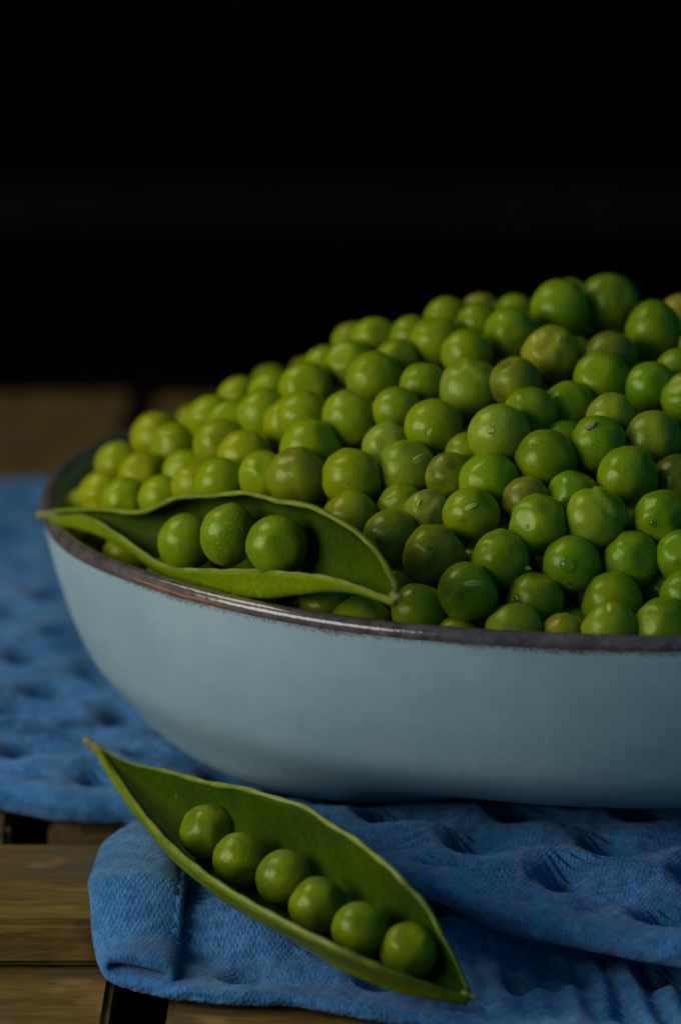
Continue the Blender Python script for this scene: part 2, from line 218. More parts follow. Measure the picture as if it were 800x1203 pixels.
SHELL = [[65.0,61.6,54.4,3.9],[33.7,-53.1,66.4,4.4],[13.9,-45.7,78.5,3.7],[39.2,74.0,50.1,4.3],[65.3,-36.7,64.2,4.2],[-8.0,59.8,61.5,3.9],[-24.6,90.2,51.0,4.4],[63.7,-61.2,55.9,4.3],[-22.0,42.7,73.4,4.4],[65.8,-69.4,45.6,4.3],[-17.7,10.7,78.7,4.4],[29.4,87.0,51.2,3.9],[13.4,-78.7,52.1,3.9],[-30.0,85.6,54.8,4.0],[-6.8,33.4,72.1,3.9],[62.7,-20.2,64.3,4.2],[23.2,77.2,57.7,4.0],[-52.7,74.2,54.7,4.2],[9.7,-36.8,72.7,3.7],[26.1,-50.4,69.6,4.2],[41.4,-50.1,68.7,3.8],[50.2,-49.8,60.0,3.9],[-18.8,56.3,68.7,4.1],[-1.0,-22.4,79.0,4.0],[80.3,-16.3,46.7,4.0],[51.9,42.7,61.9,3.9],[94.1,0.4,48.3,4.1],[81.8,-0.0,56.0,3.8],[60.5,-5.4,65.6,4.3],[-50.0,39.8,60.5,4.3],[14.9,-92.2,50.7,3.9],[-68.4,58.4,52.5,4.3],[14.1,3.7,77.2,4.2],[19.4,89.1,50.3,3.8],[44.9,64.5,63.0,4.3],[37.4,-61.3,63.0,4.1],[51.2,-24.6,67.1,3.9],[-78.9,13.8,54.5,4.2],[34.0,65.5,64.2,3.7],[9.9,26.0,74.0,4.0],[-2.1,73.3,61.5,4.3],[-6.9,88.7,54.3,4.3],[67.0,-9.4,60.7,3.9],[-0.6,-28.1,73.0,4.3],[-69.0,45.8,54.9,4.0],[-30.6,-2.2,79.9,4.1],[64.4,37.8,55.3,4.4],[16.1,-56.3,72.9,4.3],[22.5,-2.7,73.7,4.4],[-31.5,-78.1,46.9,3.8],[84.0,46.5,46.6,4.3],[10.8,-74.9,60.0,3.7],[55.0,78.9,48.9,4.3],[44.0,-5.3,73.0,3.9],[-45.7,54.2,62.5,4.1],[30.5,-72.5,56.8,4.4],[32.7,-81.1,55.5,3.7],[-41.1,14.6,68.3,4.0],[-2.2,59.4,72.8,3.8],[84.4,-19.5,53.3,4.1],[-11.3,41.9,74.1,4.0],[87.2,17.8,51.6,4.2],[-56.1,33.0,61.4,3.9],[87.1,30.9,47.5,3.8],[32.8,-10.0,75.1,3.8],[-64.5,10.8,60.5,3.9],[22.0,61.8,68.3,3.9],[71.8,8.1,62.8,4.3],[44.9,37.3,68.9,3.9],[73.7,-13.9,60.6,4.1],[-88.0,5.0,51.2,4.4],[63.7,-46.3,61.6,4.2],[47.7,71.5,54.5,4.1],[38.3,57.9,65.0,3.8],[81.0,37.0,40.9,3.7],[42.8,-24.1,75.2,3.8],[-40.2,79.4,51.2,3.9],[11.5,71.6,58.3,3.8],[-12.9,65.2,68.4,4.1],[57.6,70.7,49.1,4.3],[5.9,-46.0,69.6,3.9],[80.3,-47.6,47.7,3.8],[94.8,9.8,45.6,4.0],[76.7,45.7,55.8,4.4],[85.6,9.1,57.5,4.0],[-30.0,66.5,65.4,4.0],[-54.1,60.9,56.1,3.9],[69.8,-24.9,56.5,4.0],[88.8,-12.5,55.8,4.0],[30.0,11.4,78.6,3.8],[-45.9,21.3,68.0,3.8],[76.5,21.9,55.7,4.1],[-47.8,82.7,45.0,4.1],[-27.5,33.6,70.4,4.1],[6.4,-19.0,79.8,3.7],[7.7,64.1,70.0,4.0],[53.1,-66.8,57.0,4.0],[94.3,-7.9,51.1,4.3],[41.7,-36.0,67.3,4.2],[54.3,49.6,59.9,4.0],[53.3,-2.2,66.8,4.0],[1.3,96.9,47.5,4.1],[49.1,-76.3,52.1,3.7],[62.2,48.0,56.3,3.8],[56.4,59.6,60.0,3.8],[5.1,-2.2,77.2,3.7],[31.1,-27.3,79.8,4.3],[23.2,-34.4,80.4,4.4],[-21.0,23.3,74.7,3.9],[35.8,-89.6,47.0,4.2],[-90.3,17.7,50.0,4.0],[-42.2,41.2,67.3,3.8],[45.5,20.4,70.7,3.9],[68.0,-15.3,67.3,3.7],[37.4,70.5,57.5,3.8],[-63.2,-50.0,55.4,4.1],[50.4,-39.2,68.8,3.9],[80.3,31.8,53.3,4.4],[-23.7,-1.0,77.7,3.7],[-30.6,6.6,77.2,4.2],[-33.5,65.8,57.3,4.0],[-34.4,16.8,74.5,3.8],[14.2,93.5,41.3,3.8],[-57.6,49.8,53.1,4.0],[16.1,-63.8,66.7,3.7],[56.3,19.1,65.2,4.3],[0.1,41.7,76.6,3.9],[30.3,-19.2,78.1,4.0],[-22.2,62.6,63.2,4.4],[-73.4,-0.7,60.8,4.1],[-72.5,-39.3,51.1,3.8],[38.9,11.0,71.4,4.2],[55.9,-14.9,73.2,4.1],[-38.8,61.3,62.3,4.4],[29.8,-61.3,62.4,4.1],[-67.1,30.3,58.6,3.8],[37.3,-39.5,74.8,4.3],[55.3,4.2,70.5,3.9],[-10.7,23.7,73.2,4.1],[1.4,22.3,76.5,3.7],[87.1,-32.3,48.7,4.1],[-81.8,-23.0,45.6,4.1],[65.0,1.0,58.9,3.9],[51.7,62.5,50.8,3.8],[-63.8,-1.7,62.0,4.3],[-42.8,68.9,60.4,4.3],[24.5,-85.9,51.8,4.1],[-20.0,-48.4,67.8,3.8],[31.8,18.2,73.3,4.2],[-82.5,33.8,48.4,4.0],[32.8,76.0,57.8,3.8],[-91.5,31.7,46.4,4.2],[68.7,-42.7,49.2,4.2],[58.3,-29.2,66.4,4.2],[5.7,56.4,71.6,3.7],[-5.9,-11.5,75.7,4.1],[63.9,27.7,57.2,4.4],[73.8,-48.8,53.7,3.9],[21.2,-35.1,70.4,4.4],[63.7,66.3,40.5,4.4],[-5.1,6.8,83.1,3.8],[-32.9,55.6,61.5,4.2],[76.1,-34.4,53.7,3.8],[-33.6,89.4,47.7,3.9],[47.6,-81.3,45.3,4.1],[73.6,57.9,48.5,4.0],[-47.9,74.6,48.2,4.2],[-23.4,73.4,58.0,4.2],[-55.9,14.8,63.4,4.1],[36.8,87.4,48.1,4.3],[35.9,46.8,71.0,4.3],[73.9,13.8,53.2,4.1],[70.4,-62.2,39.4,4.4],[66.4,-52.1,51.0,4.1],[73.8,-5.8,62.4,3.8],[-43.0,6.0,72.9,4.3],[-38.2,48.9,67.4,4.0],[-27.7,-22.2,74.3,3.8],[-22.4,-59.1,63.7,3.8],[-17.8,79.1,56.8,4.1],[73.6,52.9,54.5,4.1],[72.9,-38.9,59.7,3.8],[2.6,90.6,54.8,4.2],[42.9,-67.7,61.4,4.2],[40.1,79.1,43.5,4.1],[-17.9,35.3,71.4,4.2],[23.6,-68.2,65.7,3.7],[36.2,51.0,61.5,4.1],[8.3,79.3,58.6,4.3],[-64.5,-58.1,49.6,3.9],[-52.8,-38.3,62.3,4.1],[70.1,16.3,63.2,3.9],[-45.3,62.8,55.7,4.3],[27.4,42.1,71.8,3.7],[23.7,91.9,40.7,4.2],[-85.7,-1.9,46.8,4.2],[-14.9,66.0,58.1,4.4],[-49.2,-31.7,68.6,4.0],[21.7,-45.4,77.5,4.3],[10.6,-87.0,45.9,3.7],[14.0,-46.0,70.0,3.9],[-11.9,72.5,65.1,4.4],[-37.7,-30.5,66.9,4.1],[86.9,-41.6,48.9,3.8],[72.7,30.1,58.0,4.3],[-37.3,73.1,45.2,4.2],[-7.3,93.3,45.6,4.3],[58.0,-52.9,50.1,3.9],[7.4,9.2,76.5,4.0],[43.3,-68.4,46.5,4.1],[93.2,-15.6,42.8,3.7],[71.1,41.0,60.0,4.2],[21.0,-73.6,61.1,3.8],[-89.6,22.8,43.7,3.8],[29.3,54.4,67.4,4.0],[-7.5,-24.4,73.5,4.1],[56.1,-60.4,60.5,4.0],[-70.2,-35.5,44.6,4.0],[62.8,9.4,65.1,3.8],[63.3,56.5,48.9,3.7],[-83.7,-8.8,51.0,3.9],[46.4,53.1,64.8,4.0],[-36.3,-42.9,67.3,4.2],[36.4,-25.0,70.0,4.2],[-70.2,66.7,46.1,3.8],[69.5,67.0,47.1,4.3],[16.6,-28.2,76.4,3.8],[17.6,66.9,61.8,4.4],[62.9,-42.2,54.1,4.0],[92.0,-19.6,50.1,4.3],[88.0,25.3,38.2,4.2],[-34.6,29.6,70.4,4.3],[-75.5,40.8,48.4,3.7],[70.1,-22.0,66.0,3.8],[84.5,-1.8,48.9,4.3],[-2.1,68.3,68.0,4.0],[93.9,23.9,49.2,3.8],[25.0,22.0,77.6,4.2],[72.4,-29.3,46.4,4.0],[34.3,88.8,39.3,3.9],[83.9,-25.1,48.2,4.0],[-37.7,0.2,75.3,3.7],[-11.8,3.1,79.1,3.9],[-61.1,65.7,50.2,3.9],[58.3,38.7,64.4,4.2],[-94.4,17.2,41.7,4.0],[-57.0,75.7,41.0,4.0],[-7.3,13.4,78.3,4.0],[-28.5,-83.2,40.9,4.1],[38.5,-80.2,50.0,3.8],[-5.8,-65.1,59.9,4.0],[15.5,-14.2,77.7,3.7],[-14.3,88.0,51.4,4.0],[57.8,-52.1,60.1,4.0],[41.9,30.7,70.3,3.8],[24.4,-58.1,67.5,3.9],[78.4,-55.4,48.3,3.9],[62.0,-65.7,39.5,3.9],[22.6,-15.2,80.9,3.8],[46.1,-15.8,76.8,3.9],[-60.6,40.9,55.2,4.2],[70.9,-62.8,47.5,3.9],[-4.6,47.8,75.2,4.0],[44.0,-73.6,56.7,3.7],[-9.1,81.6,60.1,4.0],[-17.6,92.6,43.1,4.4],[-30.0,41.1,70.5,3.7],[-34.9,74.5,59.4,3.8],[7.9,88.5,39.8,4.1],[78.6,-27.5,56.8,4.3],[14.0,57.3,68.2,4.2],[58.3,-67.1,50.6,3.8],[-48.8,-10.5,66.0,4.0],[76.7,51.6,44.3,4.0],[4.8,72.4,66.2,3.9],[-43.7,-18.6,70.5,3.8],[46.9,-57.6,63.0,4.0],[-75.6,28.4,54.2,4.3],[88.9,-3.1,55.2,3.7],[-9.0,52.4,69.6,4.2],[13.5,79.4,47.9,3.9],[37.4,-16.7,75.7,3.8],[17.4,48.6,71.5,3.7],[19.9,-80.3,55.9,4.3],[46.2,9.6,68.3,4.1],[-47.2,60.1,48.0,4.3],[44.1,-31.7,75.5,4.2],[28.8,70.0,55.2,4.0],[16.1,16.4,78.6,3.8],[-40.5,21.2,73.3,4.0],[49.4,33.3,63.9,4.3],[-54.8,-63.9,56.0,3.9],[91.2,4.4,54.3,3.7],[-66.2,18.3,60.5,4.3],[21.0,-25.0,81.3,3.9],[36.9,2.9,76.3,3.8],[93.2,-27.9,48.7,3.8],[-70.6,52.6,44.6,4.0],[12.4,-94.2,43.2,3.9],[4.4,-95.0,41.9,3.9],[31.0,78.4,48.2,3.8],[49.2,-47.0,69.3,3.8],[2.4,76.1,54.5,4.0],[-80.3,16.3,43.3,4.3],[28.5,-91.3,47.4,3.8],[49.7,69.7,45.6,3.8],[6.4,84.0,51.6,3.9],[29.5,-40.4,77.1,4.3],[-47.5,31.9,65.7,4.2],[78.3,-41.5,52.1,4.0],[-93.8,7.5,44.6,4.2],[73.6,-48.9,39.6,4.1],[-84.8,41.0,41.4,3.7],[6.5,-11.5,78.5,4.4],[71.7,-31.0,61.6,4.0],[-0.4,81.4,59.3,3.8],[-28.2,51.8,66.0,3.8],[30.8,-31.4,71.9,4.4],[28.7,-4.1,80.9,3.7],[-58.6,-74.7,39.3,3.8],[17.1,81.7,59.3,4.1],[-27.7,86.6,42.3,3.8],[-38.4,-81.4,41.9,4.3],[-43.4,67.3,49.4,3.8],[-62.7,70.2,42.5,3.8],[40.0,-86.0,40.7,4.1],[44.9,61.9,55.5,3.8],[-77.0,-53.9,43.7,3.8],[-6.8,82.0,49.2,3.9],[-72.7,-59.5,36.1,4.0],[-57.4,74.4,48.3,3.9],[-1.3,87.1,46.1,3.8],[17.9,26.6,73.6,3.9],[82.0,-33.6,42.2,4.4],[-82.2,27.6,38.4,4.0],[82.5,40.1,51.1,3.9],[56.1,75.7,40.9,3.9],[-2.0,-89.6,45.0,4.3],[12.9,93.9,49.9,4.3],[12.8,-6.2,81.2,4.2],[-59.8,63.1,43.0,4.1],[-77.4,49.4,49.4,3.8],[4.8,43.4,70.6,4.2],[44.7,-17.0,68.5,4.2],[-22.0,-92.3,40.5,3.8],[63.7,-29.6,58.8,4.1],[-18.6,48.3,68.5,4.3],[-48.0,-46.3,61.6,3.8],[50.4,-8.8,73.5,4.1],[1.1,53.6,67.2,3.8],[92.4,0.0,40.8,3.9],[14.1,-22.3,82.9,4.3],[-31.0,23.5,73.9,4.2],[78.4,7.5,57.0,3.8],[-31.0,-70.5,53.2,4.1],[-26.9,76.6,50.3,4.1],[-52.1,-20.9,65.7,3.8],[-0.1,-50.3,71.5,3.9],[55.7,-44.2,63.0,4.4],[-19.7,85.3,46.8,4.0],[-48.3,-76.2,42.9,4.1],[-84.5,44.7,48.5,3.9],[-78.5,-14.3,52.9,3.8],[20.9,10.1,79.5,4.2],[31.5,30.3,73.8,4.4],[14.4,-86.1,56.9,4.1],[28.9,-84.1,40.6,4.1],[54.7,-27.5,72.6,3.7],[-0.3,-38.8,73.9,4.1],[93.7,-7.8,42.0,3.8],[59.0,-75.6,50.4,4.3],[54.7,-78.3,43.6,4.4],[-45.2,-3.0,68.7,4.3],[81.3,-6.0,60.8,3.9],[-84.4,21.6,54.0,3.8],[46.9,-63.3,53.9,4.1],[24.9,-76.6,42.2,4.1],[61.2,29.6,65.5,3.7],[38.3,-6.4,77.9,3.7],[10.4,-59.1,63.1,3.9],[20.2,-3.4,82.3,3.9],[-27.5,-48.5,65.9,3.7],[30.2,-11.2,81.8,3.7],[-82.5,7.6,57.6,4.0],[79.8,-18.3,60.2,3.9],[0.4,-61.0,62.7,4.2],[19.6,83.5,41.8,3.9],[81.1,-9.3,53.2,4.2],[26.7,67.2,64.2,3.7],[36.1,-42.5,65.4,3.8],[57.6,42.1,56.1,3.8],[76.8,-21.7,50.9,3.8],[0.2,33.5,78.1,4.3],[34.3,-46.7,71.3,4.2],[85.7,5.1,45.8,3.9],[-33.2,81.5,49.0,4.3],[-50.4,49.9,58.5,3.7],[-73.0,-46.0,47.7,3.8],[-57.4,24.9,60.3,3.8],[8.6,-28.0,76.4,4.2],[85.0,23.6,56.1,3.9],[-71.4,-25.9,53.1,4.3],[11.9,87.8,56.2,4.1],[45.6,-41.4,61.7,4.0],[-85.8,-9.3,39.9,3.7],[44.9,79.2,54.0,4.0],[-77.7,51.6,37.6,4.2],[-38.1,88.3,41.7,3.8],[19.0,-88.4,43.6,4.4],[22.7,81.3,51.5,4.0],[67.0,44.8,51.3,4.0],[-39.1,-66.4,53.1,4.0],[75.3,37.9,51.3,4.2],[-83.6,-45.2,39.3,4.2],[54.4,55.2,53.8,4.2],[-59.2,-32.9,58.8,3.9],[-26.3,61.4,69.6,3.9],[-25.0,15.2,76.6,4.0],[60.6,-12.8,60.4,3.8],[83.6,44.2,37.3,4.2],[68.1,-0.7,66.8,3.7],[-4.6,25.3,79.8,3.9],[-68.9,5.1,62.9,4.0],[66.5,-28.3,66.9,4.0],[-50.2,8.3,68.5,4.2],[91.7,18.1,44.7,3.9],[66.9,-54.4,43.3,4.4],[47.3,83.1,46.8,3.9],[-14.0,-62.2,61.6,4.0],[17.3,74.9,64.1,4.3],[-14.2,-93.6,38.5,4.3],[51.7,-68.4,47.7,3.7],[48.8,79.8,38.7,4.0],[34.7,-70.2,63.4,4.4],[58.9,-73.3,36.9,4.0],[-56.8,-6.7,68.4,3.8],[61.1,-59.7,47.0,4.1],[79.4,20.6,45.0,4.0],[24.2,3.6,81.2,3.8],[53.8,26.4,61.8,3.9],[36.9,24.1,74.2,3.9],[-15.1,-54.6,64.8,4.0],[35.3,-65.3,56.3,4.1],[-78.6,56.5,45.7,4.0],[37.6,81.8,54.5,4.2],[22.3,53.7,70.9,3.7],[-24.0,-16.2,72.6,3.8],[49.7,-31.5,69.5,3.8],[-40.1,78.7,39.1,4.1],[-55.6,-56.7,50.8,3.8],[26.2,93.9,48.8,3.9],[41.1,-76.6,43.8,4.1],[-16.2,29.4,76.5,3.7],[-79.8,-39.1,45.5,3.8],[57.8,-36.9,67.3,3.8],[42.5,85.1,39.5,4.0],[-74.3,20.6,55.2,4.0],[85.9,-40.7,40.6,4.3],[33.8,38.0,71.2,4.2],[-56.0,55.9,39.9,3.8],[87.7,-12.7,47.7,3.9],[-92.9,-14.7,42.4,3.9],[-19.6,69.0,67.1,3.8],[-81.0,-12.5,44.5,3.8],[2.7,-77.2,44.5,4.0],[14.9,-67.5,59.3,3.7],[70.7,24.0,62.3,3.9],[-72.3,11.1,59.9,4.1],[81.1,15.7,60.3,3.9],[54.6,66.8,57.8,3.8],[-41.4,88.3,49.8,3.8],[-53.7,67.9,42.7,4.0],[-66.0,-44.1,48.6,4.0],[19.9,-19.2,73.8,4.1],[76.1,43.0,40.2,4.1],[62.0,16.1,60.5,4.3],[89.7,-29.3,38.6,3.7],[1.4,94.7,39.4,4.1],[-38.6,72.4,53.5,3.8],[44.2,46.7,68.9,3.8],[2.8,49.7,75.4,3.9],[14.2,34.4,74.3,4.1],[-90.0,-25.8,40.1,4.3],[91.8,11.8,53.6,3.9],[8.3,93.4,33.4,3.8],[0.9,13.3,80.4,4.0],[53.8,12.1,68.9,4.1],[-67.2,63.4,39.3,4.2],[22.6,-94.9,49.9,3.8],[68.6,51.4,46.6,4.1],[91.6,-11.6,35.6,4.0],[-0.5,38.3,70.2,3.7],[34.5,-72.5,48.9,4.0],[21.5,32.3,76.1,3.7],[-60.2,56.9,48.2,3.8],[21.6,39.4,68.4,3.9],[77.1,1.3,50.1,4.1],[65.3,54.2,58.9,3.8],[-51.2,66.9,51.1,3.8],[90.0,37.4,49.6,3.7],[86.1,12.9,45.7,3.8],[-41.0,-37.5,70.6,3.9],[54.5,64.6,42.9,4.1],[18.9,-60.6,60.8,4.0],[45.3,-54.8,55.5,4.1],[29.7,-79.3,49.1,3.8],[13.5,-71.4,66.8,4.1],[43.9,5.3,74.6,4.0],[-70.0,36.7,55.3,4.3],[12.4,-85.0,36.4,3.7],[-95.1,2.0,39.3,3.7],[-76.2,44.8,41.0,4.0],[25.4,-73.5,50.0,3.9],[-78.1,-29.4,50.1,3.7],[9.4,-96.7,49.5,3.8],[16.0,-38.0,78.6,4.2],[-44.2,76.6,56.3,3.7],[-66.9,43.4,46.9,4.4],[-74.7,-44.2,37.6,3.8],[-26.4,79.7,36.7,4.4],[-69.1,-20.2,58.0,3.8],[-84.5,7.0,41.0,4.3],[-5.6,-82.4,48.0,3.8],[-59.4,-57.1,56.6,3.7],[73.4,-35.1,41.5,4.1],[66.9,57.5,38.1,3.9],[-62.5,-41.1,57.7,4.3],[86.7,-22.8,41.3,4.0],[27.2,-42.2,69.7,3.7],[-80.2,23.3,47.2,4.2],[-86.3,12.9,53.6,3.7],[73.5,60.9,41.0,4.2],[73.2,-58.0,52.8,3.8],[94.3,9.0,38.1,3.9],[42.5,70.8,43.0,4.3],[-11.9,83.3,43.7,4.0],[50.3,-21.9,75.2,3.9],[-37.3,-7.7,77.3,3.8],[11.1,68.7,65.3,3.8],[-74.1,33.0,45.7,4.2],[-45.9,46.1,63.4,3.9],[-44.6,-11.0,71.9,3.7],[-43.5,-66.4,38.7,3.9],[88.6,33.1,40.3,4.3],[-78.4,-50.2,36.7,3.9],[48.3,-72.8,42.3,4.2],[79.1,30.2,43.7,4.3],[53.9,-59.7,51.8,3.9],[-65.8,71.6,49.9,3.9],[-79.4,-4.8,40.2,4.0],[8.1,17.8,77.8,3.9],[-39.1,-57.6,56.9,3.8],[-64.5,-67.9,37.5,4.2],[74.7,1.0,64.6,3.8],[-13.6,96.4,49.1,3.7],[35.8,54.6,70.9,3.8],[26.7,80.3,42.2,4.0],[43.5,62.8,47.1,3.8],[-78.3,0.9,45.8,4.1],[-46.9,-80.3,36.1,3.4],[-86.9,-34.4,35.7,3.6],[-91.3,11.3,33.8,3.5],[-6.2,-89.0,35.2,3.9],[-28.5,-87.1,34.1,4.0],[86.7,-33.9,32.6,3.8],[80.1,-4.9,44.1,3.4],[33.7,-77.2,39.4,3.7],[4.2,80.7,40.9,3.6],[-3.1,90.2,35.3,3.6],[41.1,-80.0,34.0,3.9],[-87.2,33.0,39.8,4.0],[72.7,-55.8,34.0,3.9],[-73.3,57.4,32.6,4.0],[-61.4,64.4,34.4,3.8],[-93.1,-9.3,32.9,3.8],[-77.4,-35.1,37.5,4.0],[-45.9,80.9,35.9,3.5],[90.2,-23.0,34.5,3.9],[49.8,-65.1,40.8,3.6],[-11.2,-82.7,40.8,4.1],[80.0,7.7,41.0,3.8],[14.7,-79.5,43.7,3.5],[-82.3,45.8,35.8,3.9],[-88.1,-1.9,38.4,3.6],[69.0,40.3,42.9,4.1],[34.2,71.4,41.2,4.1],[-18.1,-76.1,42.8,3.6],[-21.3,-84.7,37.4,3.5],[57.2,56.9,44.3,4.2],[-53.0,-70.4,41.5,3.8],[-33.5,-72.2,42.2,3.5],[81.7,0.9,40.5,3.6],[-87.2,-22.0,33.9,3.7],[24.1,-90.2,35.4,4.0],[-23.1,88.2,35.3,3.8],[-33.6,75.2,39.2,3.8],[-5.5,80.6,41.9,3.6],[-64.6,52.9,54.7,3.4],[72.9,50.5,37.7,3.6],[87.7,7.3,39.4,3.5],[-62.2,49.3,44.8,3.9],[76.4,-42.5,39.6,3.5],[-44.9,73.0,37.2,4.1],[-49.9,-64.8,44.7,3.8],[78.0,-50.0,33.4,3.9],[28.3,83.9,36.1,3.6],[-63.2,57.9,36.7,3.5],[62.5,-48.0,42.2,3.9],[19.5,76.2,41.4,3.4],[77.9,-25.2,42.1,4.0],[78.2,-11.6,41.1,3.8],[-82.3,37.9,34.8,4.1],[-89.6,20.7,34.9,4.2],[-78.1,-22.7,39.8,3.6],[80.4,31.1,36.4,3.8],[-18.3,-85.6,44.1,3.7],[-63.1,-49.2,42.9,3.6],[65.8,48.1,39.8,3.9],[92.0,19.3,35.6,4.1],[50.0,-75.7,33.3,3.7],[13.2,-92.6,34.1,3.6],[-78.8,-22.4,51.6,3.4],[4.2,-85.8,42.8,3.9],[80.5,-37.3,35.4,4.0],[-55.4,-69.9,34.2,4.0],[-19.1,79.4,43.2,3.6],[69.0,-40.1,42.8,3.5],[14.2,85.0,36.4,3.4],[55.3,-55.7,42.8,3.4],[3.1,-92.8,34.7,3.7],[32.7,-89.5,38.4,3.6],[-64.5,-57.7,40.2,3.7],[56.4,67.8,35.0,4.1],[55.0,-66.4,36.4,3.7],[59.1,61.7,50.8,3.5],[-79.1,35.7,41.0,3.6],[-74.5,-28.2,42.5,3.7],[-24.5,81.0,55.5,3.5],[-14.0,87.6,36.0,4.1],[-82.5,-17.1,37.9,4.2],[-93.5,-2.3,32.9,3.4],[81.3,16.3,38.6,4.0],[-66.7,47.4,40.0,3.6],[89.8,0.2,34.2,4.0],[-52.1,75.1,33.4,3.7],[-40.0,-83.5,32.3,3.4],[-68.8,-45.8,54.9,3.6],[48.0,72.7,36.8,3.5],[51.1,-59.8,45.2,3.5],[-33.5,86.4,34.6,3.5],[60.4,-58.2,38.0,4.2],[34.2,80.8,36.1,3.7],[-47.2,65.7,39.9,3.6],[-26.1,-73.8,46.1,3.6],[85.6,-6.5,39.5,3.5],[44.1,80.6,32.8,3.8],[-59.5,72.2,32.8,3.7],[-3.8,-80.3,41.4,3.7],[-79.5,-3.8,53.9,3.5],[-66.8,-43.8,41.3,3.5],[64.4,-67.0,31.9,3.8],[38.3,84.6,31.8,3.7],[63.8,66.0,32.6,3.9],[-84.6,27.9,51.8,3.4],[34.2,-86.1,32.4,4.0],[84.7,-15.6,38.6,3.7],[18.0,90.4,32.3,4.0],[-87.4,12.7,45.0,3.9],[-69.6,-52.9,38.2,3.6],[79.4,-52.8,41.9,3.8],[-7.9,-94.2,43.4,3.5],[78.8,49.0,33.2,3.8],[-73.3,60.8,47.5,3.4],[-9.7,93.4,35.9,3.5],[-32.6,82.0,39.6,3.5],[82.0,-29.1,36.1,3.7],[84.8,35.9,32.5,3.8],[79.8,8.9,50.0,3.6],[-83.7,-40.5,32.9,3.9],[73.1,33.4,46.2,3.7],[-87.2,31.9,32.2,4.2],[-82.5,-29.2,38.9,4.0],[37.7,-75.2,56.0,3.5],[-76.7,-18.0,47.1,3.5],[21.8,-82.7,37.5,4.2],[-25.1,-76.9,40.5,3.5],[77.1,44.5,47.4,3.6],[54.7,75.5,32.8,3.8],[-50.7,59.3,41.9,3.4],[-92.8,-19.8,37.0,3.5],[1.7,80.3,47.2,3.9],[57.3,-70.9,43.4,3.8],[-36.2,-71.1,47.8,3.5],[-86.3,12.8,37.5,3.5],[-36.1,-86.9,36.7,3.7],[-74.3,59.1,40.1,3.6],[47.7,-81.3,36.8,3.8],[36.9,-69.8,42.7,3.7],[-78.9,8.3,50.0,3.4],[12.7,81.2,41.2,3.4],[-39.9,83.9,32.3,3.7],[-74.4,23.6,41.9,3.5],[78.1,13.4,45.0,4.1],[-25.4,74.0,42.6,4.1],[71.5,58.7,33.0,3.8],[25.4,74.6,48.3,3.4],[23.5,-82.7,45.8,3.5],[39.6,75.7,36.9,4.0],[-69.7,38.2,41.8,3.5],[29.3,87.9,44.3,3.6],[86.2,22.3,45.3,3.4],[7.8,95.7,44.6,3.9],[-20.2,75.4,49.3,3.4],[87.6,29.4,32.3,3.7],[81.8,-43.9,31.8,4.0],[25.8,89.5,33.9,3.4],[67.8,59.6,45.0,3.6],[77.1,55.6,38.1,3.5],[-19.4,-91.5,32.6,3.4],[-86.1,-17.1,48.6,3.4],[7.6,89.1,47.1,3.7],[-15.1,79.3,49.4,3.4],[-48.2,-74.1,35.8,3.5],[60.2,50.4,49.3,3.9],[80.3,23.4,38.6,3.6],[-91.2,4.4,33.7,3.9],[-89.1,-14.7,36.9,3.5],[94.0,-23.2,43.7,3.5],[39.5,-69.8,52.7,3.5],[56.0,-64.3,43.2,3.5],[13.6,86.9,44.5,3.9],[-39.8,-75.4,37.1,3.9]]
